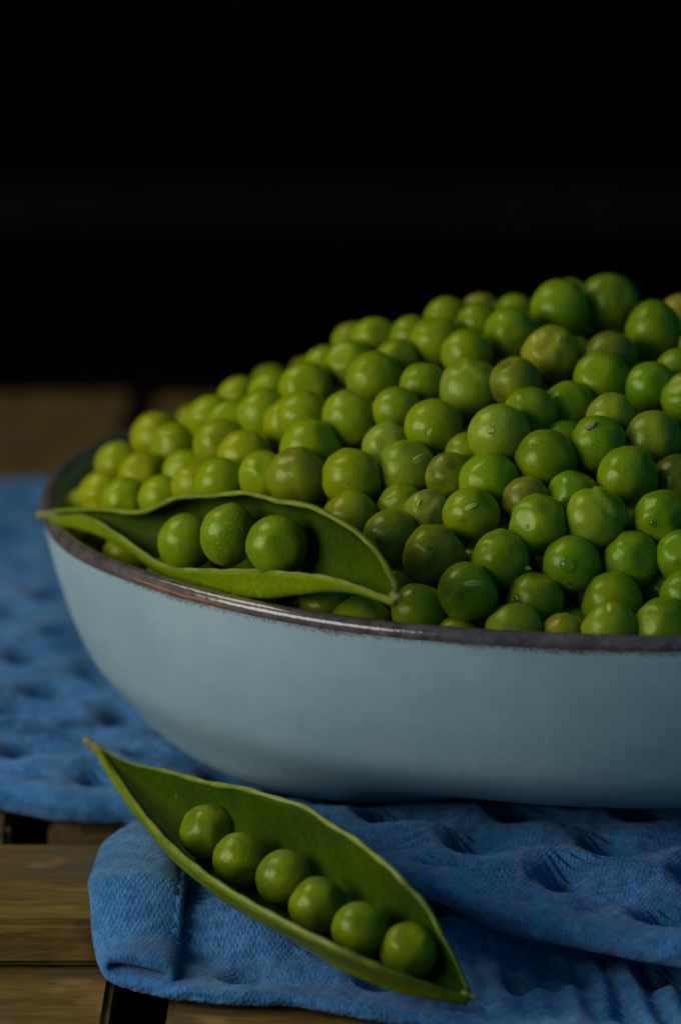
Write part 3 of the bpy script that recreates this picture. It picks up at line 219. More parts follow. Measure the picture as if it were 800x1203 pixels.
POD_IN_BOWL = [[[-101.12,-25.91,51.91],[-101.19,-25.16,51.6],[-101.22,-25.07,50.83],[-101.1,-26.44,50.74],[-101.09,-26.51,51.22]],[[-99.0,-28.45,52.79],[-99.07,-27.68,52.46],[-99.09,-27.63,51.52],[-98.98,-29.19,50.84],[-98.96,-29.08,52.07]],[[-96.89,-31.02,53.58],[-96.95,-30.23,53.25],[-96.98,-30.22,52.18],[-96.87,-31.9,51.06],[-96.85,-31.66,52.85]],[[-94.8,-33.54,54.27],[-94.88,-32.6,53.86],[-94.9,-32.66,52.56],[-94.77,-34.62,51.32],[-94.76,-34.38,53.32]],[[-92.74,-35.96,54.89],[-92.84,-34.6,54.26],[-92.86,-34.81,52.44],[-92.7,-37.38,51.45],[-92.67,-37.35,53.33]],[[-90.7,-38.32,55.39],[-90.84,-36.35,54.44],[-90.86,-36.77,51.92],[-90.64,-40.2,51.42],[-90.59,-40.49,52.95]],[[-88.67,-40.7,55.79],[-88.86,-38.08,54.5],[-88.87,-38.73,51.25],[-88.59,-43.06,51.23],[-88.53,-43.68,52.44]],[[-86.66,-43.04,56.22],[-86.89,-39.73,54.57],[-86.89,-40.63,50.48],[-86.56,-45.97,50.84],[-86.49,-46.9,51.9]],[[-84.67,-45.25,56.85],[-84.94,-41.08,54.76],[-84.94,-42.31,49.58],[-84.55,-48.94,50.22],[-84.46,-50.21,51.33]],[[-82.7,-47.32,57.77],[-83.02,-42.14,55.16],[-83.02,-43.76,48.67],[-82.56,-51.96,49.5],[-82.45,-53.57,50.85]],[[-80.74,-49.35,58.92],[-81.1,-43.19,55.81],[-81.1,-45.19,48.05],[-80.58,-54.92,48.97],[-80.46,-56.84,50.66]],[[-78.79,-51.46,60.13],[-79.17,-44.52,56.63],[-79.17,-46.82,47.85],[-78.62,-57.79,48.77],[-78.5,-59.92,50.84]],[[-76.86,-53.71,61.24],[-77.24,-46.24,57.48],[-77.23,-48.75,47.99],[-76.68,-60.57,48.86],[-76.55,-62.83,51.25]],[[-74.93,-56.09,62.2],[-75.3,-48.29,58.29],[-75.29,-50.93,48.36],[-74.76,-63.31,49.08],[-74.63,-65.61,51.82]],[[-73.01,-58.57,63.05],[-73.37,-50.59,59.05],[-73.36,-53.3,48.87],[-72.85,-66.02,49.36],[-72.73,-68.3,52.47]],[[-71.12,-61.12,63.77],[-71.44,-53.07,59.75],[-71.44,-55.81,49.44],[-70.97,-68.71,49.69],[-70.85,-70.94,53.15]],[[-69.23,-63.72,64.42],[-69.53,-55.65,60.4],[-69.53,-58.41,50.06],[-69.1,-71.39,50.05],[-68.99,-73.54,53.84]],[[-67.36,-66.34,65.04],[-67.64,-58.27,61.03],[-67.63,-61.03,50.68],[-67.24,-74.06,50.44],[-67.15,-76.14,54.52]],[[-65.51,-68.98,65.6],[-65.76,-60.94,61.61],[-65.75,-63.69,51.3],[-65.4,-76.72,50.89],[-65.32,-78.73,55.18]],[[-63.68,-71.67,66.06],[-63.9,-63.7,62.12],[-63.89,-66.41,51.93],[-63.58,-79.34,51.47],[-63.51,-81.32,55.8]],[[-61.86,-74.4,66.43],[-62.05,-66.54,62.55],[-62.04,-69.19,52.57],[-61.78,-81.93,52.16],[-61.72,-83.89,56.38]],[[-60.06,-77.15,66.75],[-60.22,-69.42,62.94],[-60.22,-72.01,53.22],[-59.99,-84.49,52.95],[-59.94,-86.46,56.94]],[[-58.28,-79.91,67.05],[-58.41,-72.33,63.32],[-58.4,-74.84,53.88],[-58.22,-87.03,53.82],[-58.18,-89.02,57.49]],[[-56.52,-82.71,67.28],[-56.61,-75.31,63.64],[-56.61,-77.72,54.55],[-56.47,-89.56,54.75],[-56.44,-91.57,58.02]],[[-54.77,-85.55,67.42],[-54.84,-78.38,63.91],[-54.84,-80.67,55.21],[-54.74,-92.09,55.67],[-54.71,-94.11,58.52]],[[-53.04,-88.44,67.47],[-53.08,-81.55,64.09],[-53.08,-83.71,55.86],[-53.02,-94.62,56.53],[-53.0,-96.63,58.98]],[[-51.32,-91.39,67.36],[-51.34,-84.85,64.15],[-51.34,-86.86,56.45],[-51.31,-97.17,57.32],[-51.31,-99.15,59.37]],[[-49.63,-94.41,67.07],[-49.62,-88.26,64.05],[-49.62,-90.1,56.93],[-49.63,-99.74,58.02],[-49.63,-101.67,59.63]],[[-47.95,-97.48,66.62],[-47.93,-91.74,63.81],[-47.93,-93.41,57.28],[-47.96,-102.35,58.57],[-47.97,-104.22,59.75]],[[-46.29,-100.61,66.03],[-46.25,-95.36,63.45],[-46.25,-96.83,57.57],[-46.31,-105.0,58.93],[-46.32,-106.75,59.81]],[[-44.65,-103.93,65.13],[-44.6,-99.38,62.89],[-44.6,-100.59,57.88],[-44.67,-107.67,59.13],[-44.69,-109.19,59.82]],[[-43.03,-107.68,63.51],[-42.99,-104.38,61.89],[-42.99,-105.15,58.34],[-43.05,-110.34,59.2],[-43.07,-111.39,59.79]],[[-41.44,-111.9,61.1],[-41.42,-110.46,60.43],[-41.41,-110.59,58.98],[-41.45,-112.98,59.2],[-41.46,-113.32,59.69]]]
POD_ON_TOWEL = [[[-91.96,-41.12,12.76],[-92.08,-40.87,12.47],[-92.19,-40.92,11.93],[-92.51,-41.89,12.41],[-92.43,-40.9,12.53]],[[-89.39,-46.25,13.13],[-89.7,-45.79,12.14],[-90.01,-46.36,11.23],[-90.92,-47.35,11.93],[-90.63,-47.1,12.34]],[[-86.81,-51.05,13.61],[-87.33,-50.34,11.79],[-87.84,-51.54,10.46],[-89.36,-52.49,11.4],[-88.87,-53.19,12.17]],[[-84.19,-55.38,14.25],[-84.92,-54.4,11.42],[-85.66,-56.39,9.59],[-87.79,-57.19,10.83],[-87.13,-59.19,12.02]],[[-81.54,-59.64,15.01],[-82.51,-58.36,11.1],[-83.47,-61.19,8.72],[-86.17,-61.69,10.28],[-85.41,-65.22,11.92]],[[-78.89,-64.7,16.02],[-80.08,-63.1,11.06],[-81.27,-66.71,8.15],[-84.44,-66.77,10.01],[-83.64,-71.86,12.1]],[[-76.29,-69.54,16.98],[-77.68,-67.61,11.02],[-79.07,-71.96,7.61],[-82.69,-71.7,9.77],[-81.85,-78.14,12.27]],[[-73.72,-73.94,17.89],[-75.29,-71.73,10.99],[-76.86,-76.78,7.1],[-80.93,-76.53,9.53],[-79.99,-83.99,12.44]],[[-71.19,-78.02,18.77],[-72.92,-75.54,10.96],[-74.64,-81.28,6.61],[-79.18,-81.25,9.32],[-78.09,-89.48,12.6]],[[-68.7,-81.97,19.61],[-70.57,-79.22,10.94],[-72.44,-85.6,6.15],[-77.42,-85.84,9.11],[-76.18,-94.72,12.76]],[[-66.26,-85.79,20.39],[-68.26,-82.78,10.92],[-70.25,-89.73,5.74],[-75.62,-90.21,8.93],[-74.25,-99.65,12.91]],[[-63.86,-89.47,21.07],[-65.97,-86.21,10.92],[-68.08,-93.65,5.39],[-73.74,-94.27,8.78],[-72.3,-104.24,13.06]],[[-61.56,-91.63,21.14],[-63.77,-88.51,10.69],[-65.97,-96.39,5.01],[-71.81,-97.69,8.49],[-70.38,-107.75,12.89]],[[-59.35,-93.3,20.87],[-61.62,-90.52,10.42],[-63.9,-98.74,4.74],[-69.85,-101.04,8.22],[-68.45,-110.78,12.62]],[[-57.18,-95.34,20.6],[-59.51,-92.73,10.15],[-61.84,-101.12,4.47],[-67.87,-104.11,7.95],[-66.5,-113.51,12.35]],[[-55.06,-97.63,20.33],[-57.43,-95.06,9.88],[-59.79,-103.49,4.2],[-65.83,-106.79,7.68],[-64.51,-115.95,12.08]],[[-53.01,-100.19,20.06],[-55.39,-97.55,9.61],[-57.77,-105.91,3.93],[-63.77,-109.21,7.41],[-62.52,-118.24,11.81]],[[-51.02,-102.97,19.8],[-53.4,-100.19,9.35],[-55.78,-108.41,3.67],[-61.71,-111.54,7.15],[-60.53,-120.46,11.55]],[[-49.08,-105.85,19.53],[-51.45,-102.89,9.08],[-53.82,-110.93,3.4],[-59.66,-113.8,6.88],[-58.55,-122.6,11.28]],[[-47.21,-108.89,19.26],[-49.55,-105.69,8.81],[-51.89,-113.48,3.13],[-57.62,-115.99,6.61],[-56.58,-124.67,11.01]],[[-45.43,-112.19,18.99],[-47.72,-108.66,8.54],[-50.02,-116.14,2.86],[-55.59,-118.1,6.34],[-54.62,-126.68,10.74]],[[-43.73,-115.7,18.72],[-45.97,-111.79,8.27],[-48.2,-118.88,2.59],[-53.56,-120.15,6.07],[-52.66,-128.65,10.47]],[[-42.1,-118.51,18.17],[-44.25,-114.58,8.04],[-46.41,-121.3,2.52],[-51.53,-122.43,5.91],[-50.72,-130.47,10.17]],[[-40.52,-120.12,17.12],[-42.58,-116.32,7.49],[-44.64,-122.66,2.22],[-49.5,-123.84,5.46],[-48.77,-131.29,9.51]],[[-38.99,-121.09,15.79],[-40.94,-117.48,6.71],[-42.9,-123.42,1.73],[-47.44,-124.61,4.8],[-46.81,-131.47,8.62]],[[-37.53,-122.05,14.38],[-39.36,-118.66,5.95],[-41.19,-124.15,1.28],[-45.38,-125.37,4.17],[-44.85,-131.59,7.72]],[[-36.22,-122.91,12.84],[-37.88,-119.83,5.2],[-39.54,-124.8,0.93],[-43.31,-126.15,3.59],[-42.86,-131.52,6.8]],[[-35.08,-123.64,11.12],[-36.52,-120.98,4.47],[-37.96,-125.32,0.7],[-41.21,-126.92,3.06],[-40.84,-131.2,5.87]],[[-34.07,-124.28,9.28],[-35.25,-122.11,3.75],[-36.43,-125.75,0.56],[-39.1,-127.66,2.59],[-38.79,-130.7,4.92]],[[-33.13,-124.88,7.38],[-34.03,-123.23,3.04],[-34.93,-126.14,0.45],[-36.98,-128.32,2.13],[-36.72,-130.14,3.96]],[[-32.24,-125.45,5.45],[-32.84,-124.34,2.34],[-33.44,-126.51,0.37],[-34.83,-128.72,1.69],[-34.64,-129.53,2.99]],[[-31.37,-126.02,3.5],[-31.66,-125.45,1.64],[-31.96,-126.85,0.3],[-32.65,-128.69,1.25],[-32.54,-128.85,2.03]],[[-30.52,-126.84,1.65],[-30.5,-126.67,0.92],[-30.48,-127.27,0.15],[-30.43,-128.25,0.77],[-30.43,-128.17,1.08]]]
POD_PEAS_BOWL = [[-75.86, -58.65, 54.93, 4.73], [-68.49, -68.48, 58.76, 4.79], [-60.23, -80.73, 59.88, 4.96]]
POD_PEAS_TOWEL = [[-71.79, -82.03, 11.52, 4.51], [-65.98, -94.17, 11.12, 4.41], [-58.87, -100.74, 10.31, 4.51], [-53.37, -111.32, 9.51, 4.57], [-46.88, -120.12, 8.9, 4.35], [-39.44, -122.75, 6.57, 4.34]]

# ------------------------------------------------------------------ helpers
COL = SC.collection
MM = .001

def link(name, mesh, mats, parent=None, smooth=True):
    o = bpy.data.objects.new(name, mesh)
    COL.objects.link(o)
    for m in (mats if isinstance(mats, (list, tuple)) else [mats]):
        if m is not None and len(mesh.materials) < len(mats if isinstance(mats, (list, tuple)) else [mats]):
            mesh.materials.append(m)
    if parent is not None:
        o.parent = parent
    if smooth:
        mesh.shade_smooth()
    return o

def tag(o, label=None, cat=None, group=None, kind=None):
    if label: o['label'] = label
    if cat: o['category'] = cat
    if group: o['group'] = group
    if kind: o['kind'] = kind
    return o

def empty(name, loc=(0, 0, 0)):
    o = bpy.data.objects.new(name, None)
    o.empty_display_size = .01
    o.location = loc
    COL.objects.link(o)
    return o

def mesh_np(name, V, F):
    me = bpy.data.meshes.new(name)
    V = np.asarray(V, dtype=np.float32).reshape(-1, 3); F = np.asarray(F, dtype=np.int32)
    me.vertices.add(len(V)); me.vertices.foreach_set('co', V.ravel())
    n, k = F.shape
    me.loops.add(n * k); me.loops.foreach_set('vertex_index', F.ravel())
    me.polygons.add(n)
    me.polygons.foreach_set('loop_start', np.arange(0, n * k, k, dtype=np.int32))
    me.polygons.foreach_set('loop_total', np.full(n, k, dtype=np.int32))
    me.update(calc_edges=True); me.validate()
    return me

def grid_faces(nu, nv, cu=False, cv=False):
    iu = np.arange(nu if cu else nu - 1); iv = np.arange(nv if cv else nv - 1)
    a, b = np.meshgrid(iu, iv, indexing='ij')
    a2, b2 = (a + 1) % nu, (b + 1) % nv
    return np.stack([a * nv + b, a2 * nv + b, a2 * nv + b2, a * nv + b2], -1).reshape(-1, 4)

def sstep(a, b, x):
    t = np.clip((x - a) / (b - a), 0, 1)
    return t * t * (3 - 2 * t)

def vnoise(x, y, seed=0):
    """smooth 2D value noise, vectorised"""
    def h(i, j):
        n = np.sin(i * 127.1 + j * 311.7 + seed * 74.7) * 43758.5453
        return n - np.floor(n)
    i, j = np.floor(x), np.floor(y); fx, fy = x - i, y - j
    fx = fx * fx * (3 - 2 * fx); fy = fy * fy * (3 - 2 * fy)
    return (h(i, j) * (1 - fx) + h(i + 1, j) * fx) * (1 - fy) + (h(i, j + 1) * (1 - fx) + h(i + 1, j + 1) * fx) * fy - .5

def tube(name, P, rads, mat, parent=None, n=8, caps=True):
    P = np.asarray(P, float); m = len(P)
    rads = np.broadcast_to(rads, (m,))
    T = np.gradient(P, axis=0); T /= np.linalg.norm(T, axis=1)[:, None] + 1e-12
    up = np.array([.1, .2, 1.0]); V = []
    for k in range(m):
        s = np.cross(T[k], up); s /= np.linalg.norm(s); u = np.cross(s, T[k])
        for a in np.arange(n) * 2 * math.pi / n:
            V.append(P[k] + rads[k] * (math.cos(a) * s + math.sin(a) * u))
    me = mesh_np(name, V, grid_faces(m, n, False, True))
    if caps:
        bm = bmesh.new(); bm.from_mesh(me); bm.verts.ensure_lookup_table()
        bm.faces.new([bm.verts[i] for i in range(n)]); bm.faces.new([bm.verts[(m - 1) * n + i] for i in reversed(range(n))])
        bm.normal_update(); bm.to_mesh(me); bm.free()
    return link(name, me, mat, parent)

# ------------------------------------------------------------------ materials
class NT:
    def __init__(self, name):
        self.m = bpy.data.materials.new(name); self.m.use_nodes = True
        self.t = self.m.node_tree; self.b = self.t.nodes['Principled BSDF']
        self.out = self.t.nodes['Material Output']
    def n(self, typ, **kw):
        nd = self.t.nodes.new(typ)
        for k, v in kw.items():
            if k.startswith('i_'):
                nd.inputs[k[2:].replace('_', ' ')].default_value = v
            else:
                setattr(nd, k, v)
        return nd
    def l(self, a, b): self.t.links.new(a, b)
    def set(self, **kw):
        for k, v in kw.items(): self.b.inputs[k.replace('_', ' ')].default_value = v
    def coord(self, out='Object', scale=None):
        c = self.n('ShaderNodeTexCoord')
        if scale is None: return c.outputs[out]
        mp = self.n('ShaderNodeMapping'); mp.inputs['Scale'].default_value = scale if hasattr(scale, '__len__') else (scale,) * 3
        self.l(c.outputs[out], mp.inputs['Vector']); return mp.outputs['Vector']
    def noise(self, vec, scale, detail=3, rough=.55):
        nd = self.n('ShaderNodeTexNoise'); nd.inputs['Scale'].default_value = scale
        nd.inputs['Detail'].default_value = detail; nd.inputs['Roughness'].default_value = rough
        self.l(vec, nd.inputs['Vector']); return nd.outputs['Fac']
    def ramp(self, fac, stops):
        r = self.n('ShaderNodeValToRGB'); e = r.color_ramp.elements
        while len(e) < len(stops): e.new(.5)
        for el, (p, c) in zip(e, stops):
            el.position = p; el.color = (*c, 1) if hasattr(c, '__len__') else (c, c, c, 1)
        self.l(fac, r.inputs['Fac']); return r.outputs['Color']
    def mix(self, fac, a, b, mode='MIX'):
        m = self.n('ShaderNodeMix', data_type='RGBA', blend_type=mode)
        for s, v in ((m.inputs[0], fac), (m.inputs[6], a), (m.inputs[7], b)):
            if hasattr(v, 'is_output'): self.l(v, s)
            elif hasattr(v, '__len__'): s.default_value = (*v, 1) if len(v) == 3 else v
            else: s.default_value = v
        return m.outputs[2]
    def math(self, op, a, b=0.0, clamp=False):
        m = self.n('ShaderNodeMath', operation=op, use_clamp=clamp)
        for s, v in ((m.inputs[0], a), (m.inputs[1], b)):
            if hasattr(v, 'is_output'): self.l(v, s)
            else: s.default_value = v
        return m.outputs[0]
    def bump(self, h, strength, dist, normal=None):
        b = self.n('ShaderNodeBump'); b.inputs['Strength'].default_value = strength; b.inputs['Distance'].default_value = dist
        self.l(h, b.inputs['Height'])
        if normal is not None: self.l(normal, b.inputs['Normal'])
        return b.outputs['Normal']
    def to(self, out, inp): self.l(out, self.b.inputs[inp])

def m_pea(name='pea_skin', speck=0.0):
    t = NT(name)
    oi = t.n('ShaderNodeObjectInfo')
    v = t.coord('Object')
    off = t.n('ShaderNodeVectorMath', operation='ADD'); sc = t.n('ShaderNodeVectorMath', operation='SCALE')
    comb = t.n('ShaderNodeCombineXYZ')
    for k in 'XYZ': t.l(oi.outputs['Random'], comb.inputs[k])
    t.l(comb.outputs[0], sc.inputs[0]); sc.inputs['Scale'].default_value = 37.0
    t.l(v, off.inputs[0]); t.l(sc.outputs[0], off.inputs[1]); v = off.outputs[0]
    big = t.noise(v, 1.1, 2); fine = t.noise(v, 9.0, 4, .6)
    c = t.mix(t.ramp(big, [(.36, 0.0), (.68, .65)]), oi.outputs['Color'], (.20, .235, .002), 'MIX')
    c = t.mix(.5, c, t.ramp(fine, [(.3, (.72, .74, .6)), (.7, (1.12, 1.1, 1.2))]), 'MULTIPLY')
    # pale specks
    sp = t.n('ShaderNodeTexVoronoi'); sp.inputs['Scale'].default_value = 7.0; t.l(v, sp.inputs['Vector'])
    c = t.mix(t.ramp(sp.outputs['Distance'], [(.03, .35), (.10, 0.0)]), c, (.34, .38, .02))
    if speck:
        s2 = t.n('ShaderNodeTexVoronoi'); s2.inputs['Scale'].default_value = 13; t.l(v, s2.inputs['Vector'])
        c = t.mix(t.ramp(s2.outputs['Distance'], [(.10, speck), (.28, 0.0)]), c, (.40, .42, .10))
    t.to(c, 'Base Color')
    t.b.inputs['Specular Tint'].default_value = (.85, 1, .45, 1)
    t.set(Roughness=.36, Specular_IOR_Level=.26, Subsurface_Weight=.12, Subsurface_Scale=.0012, Subsurface_Radius=(.7, 1.0, .12))
    t.to(t.ramp(t.noise(v, 2.3, 3), [(.3, .20), (.7, .30)]), 'Roughness')
    n = t.bump(t.noise(v, 3.0, 3), .35, .00035); n = t.bump(t.noise(v, 30.0, 2), .25, .00004, n)
    t.to(n, 'Normal')
    return t.m

def m_simple(name, col, rough=.5, var=.25, scale=400, bump=.0, sss=0, spec=.5):
    t = NT(name); v = t.coord('Object')
    nz = t.noise(v, scale, 4)
    lo = tuple(q * (1 - var) for q in col); hi = tuple(q * (1 + var) for q in col)
    t.to(t.ramp(nz, [(.3, lo), (.7, hi)]), 'Base Color')
    t.set(Roughness=rough, Specular_IOR_Level=spec)
    if sss: t.set(Subsurface_Weight=sss, Subsurface_Scale=.0012, Subsurface_Radius=(.7, 1, .2))
    if bump: t.to(t.bump(nz, bump, .0006), 'Normal')
    return t.m

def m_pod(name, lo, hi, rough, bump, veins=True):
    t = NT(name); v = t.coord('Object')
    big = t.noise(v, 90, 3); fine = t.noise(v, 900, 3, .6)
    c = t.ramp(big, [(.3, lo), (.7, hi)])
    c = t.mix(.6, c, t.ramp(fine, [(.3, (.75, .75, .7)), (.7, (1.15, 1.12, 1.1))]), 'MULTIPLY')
    vo = t.n('ShaderNodeTexVoronoi', feature='DISTANCE_TO_EDGE'); vo.inputs['Scale'].default_value = 520; t.l(v, vo.inputs['Vector'])
    c = t.mix(t.ramp(vo.outputs['Distance'], [(.0, .22), (.12, 0.0)]), c, tuple(min(1, q * 1.5) for q in hi))
    sp = t.noise(v, 260, 2); c = t.mix(t.ramp(sp, [(.74, 0.0), (.80, .3)]), c, (.24, .26, .02))
    t.to(c, 'Base Color')
    t.b.inputs['Specular Tint'].default_value = (.8, 1, .35, 1)
    t.set(Roughness=rough, Specular_IOR_Level=.10, Subsurface_Weight=.08, Subsurface_Scale=.001, Subsurface_Radius=(.7, 1, .15))
    n = t.bump(vo.outputs['Distance'], bump, .0003); n = t.bump(t.noise(v, 150, 3), bump, .0012, n)
    t.to(n, 'Normal')
    return t.m

def m_glaze():
    t = NT('pale_glaze'); v = t.coord('Object')
    big = t.noise(v, 28, 4); mid = t.noise(v, 240, 4, .65); fine = t.noise(v, 1500, 2)
    c = t.ramp(big, [(.25, (.20, .315, .350)), (.75, (.275, .385, .415))])
    c = t.mix(.35, c, t.ramp(mid, [(.3, (.86, .9, .92)), (.7, (1.08, 1.05, 1.03))]), 'MULTIPLY')
    c = t.mix(t.ramp(fine, [(.70, 0.0), (.80, .3)]), c, (.16, .18, .19))
    # worn brown edge creeping down from the lip, ragged
    sep = t.n('ShaderNodeSeparateXYZ'); t.l(v, sep.inputs[0])
    z = t.math('ADD', sep.outputs['Z'], t.math('MULTIPLY', t.math('SUBTRACT', t.noise(v, 1500, 4, .75), .5), .0034))
    z = t.math('ADD', z, t.math('MULTIPLY', t.math('SUBTRACT', t.noise(v, 60, 2), .5), .0016))
    f = t.n('ShaderNodeMapRange'); f.inputs['From Min'].default_value = .0482; f.inputs['From Max'].default_value = .0494
    t.l(z, f.inputs['Value'])
    c = t.mix(f.outputs['Result'], c, (.075, .055, .052))
    t.to(c, 'Base Color')
    t.set(Specular_IOR_Level=.4, Coat_Weight=.0)
    t.to(t.ramp(mid, [(.3, .42), (.7, .56)]), 'Roughness')
    n = t.bump(t.noise(v, 130, 3), .10, .0008); n = t.bump(fine, .10, .0002, n); t.to(n, 'Normal')
    return t.m

def m_rim():
    t = NT('dark_rim_glaze'); v = t.coord('Object')
    c = t.ramp(t.noise(v, 300, 5, .65), [(.3, (.035, .028, .028)), (.62, (.10, .078, .070)), (.8, (.17, .125, .10))])
    # orange brown streak on the left front of the lip
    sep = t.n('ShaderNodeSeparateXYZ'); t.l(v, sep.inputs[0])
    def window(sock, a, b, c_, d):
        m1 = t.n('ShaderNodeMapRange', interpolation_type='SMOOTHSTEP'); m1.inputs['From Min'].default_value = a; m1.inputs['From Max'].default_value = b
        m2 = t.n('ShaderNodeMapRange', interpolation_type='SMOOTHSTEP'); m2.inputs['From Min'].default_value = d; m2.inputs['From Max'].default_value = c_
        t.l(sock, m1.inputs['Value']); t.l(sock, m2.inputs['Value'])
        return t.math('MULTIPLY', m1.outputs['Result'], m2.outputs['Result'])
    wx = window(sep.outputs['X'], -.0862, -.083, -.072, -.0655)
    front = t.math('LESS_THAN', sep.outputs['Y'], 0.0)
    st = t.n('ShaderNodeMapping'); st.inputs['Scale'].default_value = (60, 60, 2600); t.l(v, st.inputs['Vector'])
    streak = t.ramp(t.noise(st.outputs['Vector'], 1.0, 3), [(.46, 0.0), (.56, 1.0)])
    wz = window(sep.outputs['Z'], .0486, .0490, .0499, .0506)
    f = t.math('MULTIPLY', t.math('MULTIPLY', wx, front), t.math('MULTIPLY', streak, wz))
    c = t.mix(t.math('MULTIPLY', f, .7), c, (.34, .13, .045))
    t.to(c, 'Base Color')
    t.set(Roughness=.17, Specular_IOR_Level=.65)
    t.to(t.bump(t.noise(v, 700, 3), .2, .0004), 'Normal')
    return t.m

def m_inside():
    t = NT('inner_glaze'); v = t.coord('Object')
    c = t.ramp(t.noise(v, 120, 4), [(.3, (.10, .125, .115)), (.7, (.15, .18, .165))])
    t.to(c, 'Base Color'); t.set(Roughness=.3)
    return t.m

def m_cloth(name, seed=0.0, gain=1.0):
    t = NT(name); v = t.coord('Object')
    big = t.noise(v, 70, 3); fuzz = t.noise(v, 2600, 3, .7)
    c = t.ramp(big, [(.3, tuple(q * gain for q in (.009, .074, .180))), (.72, tuple(q * gain for q in (.050, .175, .365)))])
    c = t.mix(.6, c, t.ramp(fuzz, [(.3, (.50, .56, .6)), (.7, (1.35, 1.30, 1.26))]), 'MULTIPLY')
    c = t.mix(.8, c, t.ramp(t.noise(v, 520, 4, .65), [(.34, (.55, .62, .68)), (.66, (1.42, 1.34, 1.28))]), 'MULTIPLY')
    t.to(c, 'Base Color')
    t.set(Roughness=.95, Specular_IOR_Level=.12, Sheen_Weight=.22, Sheen_Roughness=.6)
    t.b.inputs['Sheen Tint'].default_value = (.5, .7, 1, 1)
    # knit: small interlocked stitches
    w = []
    for ang in (38, -38):
        mp = t.n('ShaderNodeMapping'); mp.inputs['Rotation'].default_value = (0, 0, math.radians(ang)); t.l(v, mp.inputs['Vector'])
        wv = t.n('ShaderNodeTexWave', wave_type='BANDS', bands_direction='X'); wv.inputs['Scale'].default_value = 460; wv.inputs['Distortion'].default_value = 2.5
        wv.inputs['Detail'].default_value = 1; wv.inputs['Detail Scale'].default_value = 2
        t.l(mp.outputs['Vector'], wv.inputs['Vector']); w.append(wv.outputs['Fac'])
    h = t.math('MULTIPLY', w[0], w[1])
    n = t.bump(h, .40, .00030); n = t.bump(fuzz, .5, .0003, n)
    t.to(n, 'Normal')
    return t.m

def m_wood(name, a, b, axis='X', rough=.75):
    t = NT(name); oi = t.n('ShaderNodeObjectInfo')
    c0 = t.n('ShaderNodeTexCoord'); add = t.n('ShaderNodeVectorMath', operation='ADD')
    cb = t.n('ShaderNodeCombineXYZ'); t.l(oi.outputs['Random'], cb.inputs['X']); t.l(oi.outputs['Random'], cb.inputs['Y'])
    t.l(c0.outputs['Object'], add.inputs[0]); t.l(cb.outputs[0], add.inputs[1])
    mp = t.n('ShaderNodeMapping'); mp.inputs['Scale'].default_value = (1, 6, 6) if axis == 'X' else (6, 1, 6)
    t.l(add.outputs[0], mp.inputs['Vector']); v = mp.outputs['Vector']
    g = t.noise(v, 30, 6, .65); g2 = t.noise(v, 140, 4, .6); big = t.noise(add.outputs[0], 45, 3)
    c = t.ramp(g, [(.28, a), (.5, tuple((x + y) / 2 for x, y in zip(a, b))), (.72, b)])
    c = t.mix(.7, c, t.ramp(g2, [(.35, (.55, .5, .45)), (.62, (1.15, 1.12, 1.1))]), 'MULTIPLY')
    c = t.mix(t.ramp(big, [(.45, 0.0), (.75, .65)]), c, (.05, .04, .034))
    c = t.mix(t.ramp(t.noise(add.outputs[0], 75, 2), [(.58, 0.0), (.70, .5)]), c, (.30, .15, .035))
    t.to(c, 'Base Color'); t.set(Roughness=rough, Specular_IOR_Level=.25)
    n = t.bump(g2, .5, .0007); n = t.bump(g, .4, .0012, n); t.to(n, 'Normal')
    return t.m

def m_water():
    t = NT('water'); t.set(Roughness=.02, IOR=1.33, Transmission_Weight=1.0); t.b.inputs['Base Color'].default_value = (.95, 1, .95, 1)
    return t.m

def m_black(name, col, scale=14):
    t = NT(name); v = t.coord('Object')
    t.to(t.ramp(t.noise(v, scale, 3), [(.3, tuple(q * .7 for q in col)), (.7, tuple(q * 1.3 for q in col))]), 'Base Color')
    t.set(Roughness=.9, Specular_IOR_Level=.02)
    return t.m

PEA = m_pea()
PEA_SPECK = m_pea('freckled_pea_skin', .75)
SCAR = m_simple('scar_pale', (.27, .33, .05), .5, .3, 900)
FROST = m_simple('patch_yellow', (.42, .40, .03), .35, .2, 900, sss=.2)
STALK = m_simple('stalk_green', (.12, .17, .04), .5, .35, 900, .3)
TIPM = m_simple('tip_green', (.20, .34, .06), .45, .25, 900)
WATER = m_water()
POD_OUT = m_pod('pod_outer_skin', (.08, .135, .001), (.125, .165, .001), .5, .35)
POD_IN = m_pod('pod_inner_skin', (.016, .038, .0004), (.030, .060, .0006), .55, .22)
SEAM = m_simple('pod_seam', (.12, .155, .002), .5, .3, 300, .3)
DRY = m_simple('dry_stem', (.13, .125, .02), .7, .5, 700, .5)
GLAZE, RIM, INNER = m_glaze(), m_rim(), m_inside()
CLOTH = m_cloth('blue_cotton')
WOOD_X = m_wood('aged_board_across', (.05, .030, .004), (.175, .102, .013), 'X')
WOOD_Y = m_wood('aged_board_along', (.055, .032, .003), (.15, .082, .009), 'Y')
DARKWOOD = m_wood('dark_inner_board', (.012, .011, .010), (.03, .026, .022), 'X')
TABLE_M = m_black('dark_table', (.004, .004, .004), 30)
WALL_M = m_black('black_wall', (.0005, .0005, .0005))
LEDGE_M = m_black('dark_ledge', (.0055, .0065, .0078), 60)

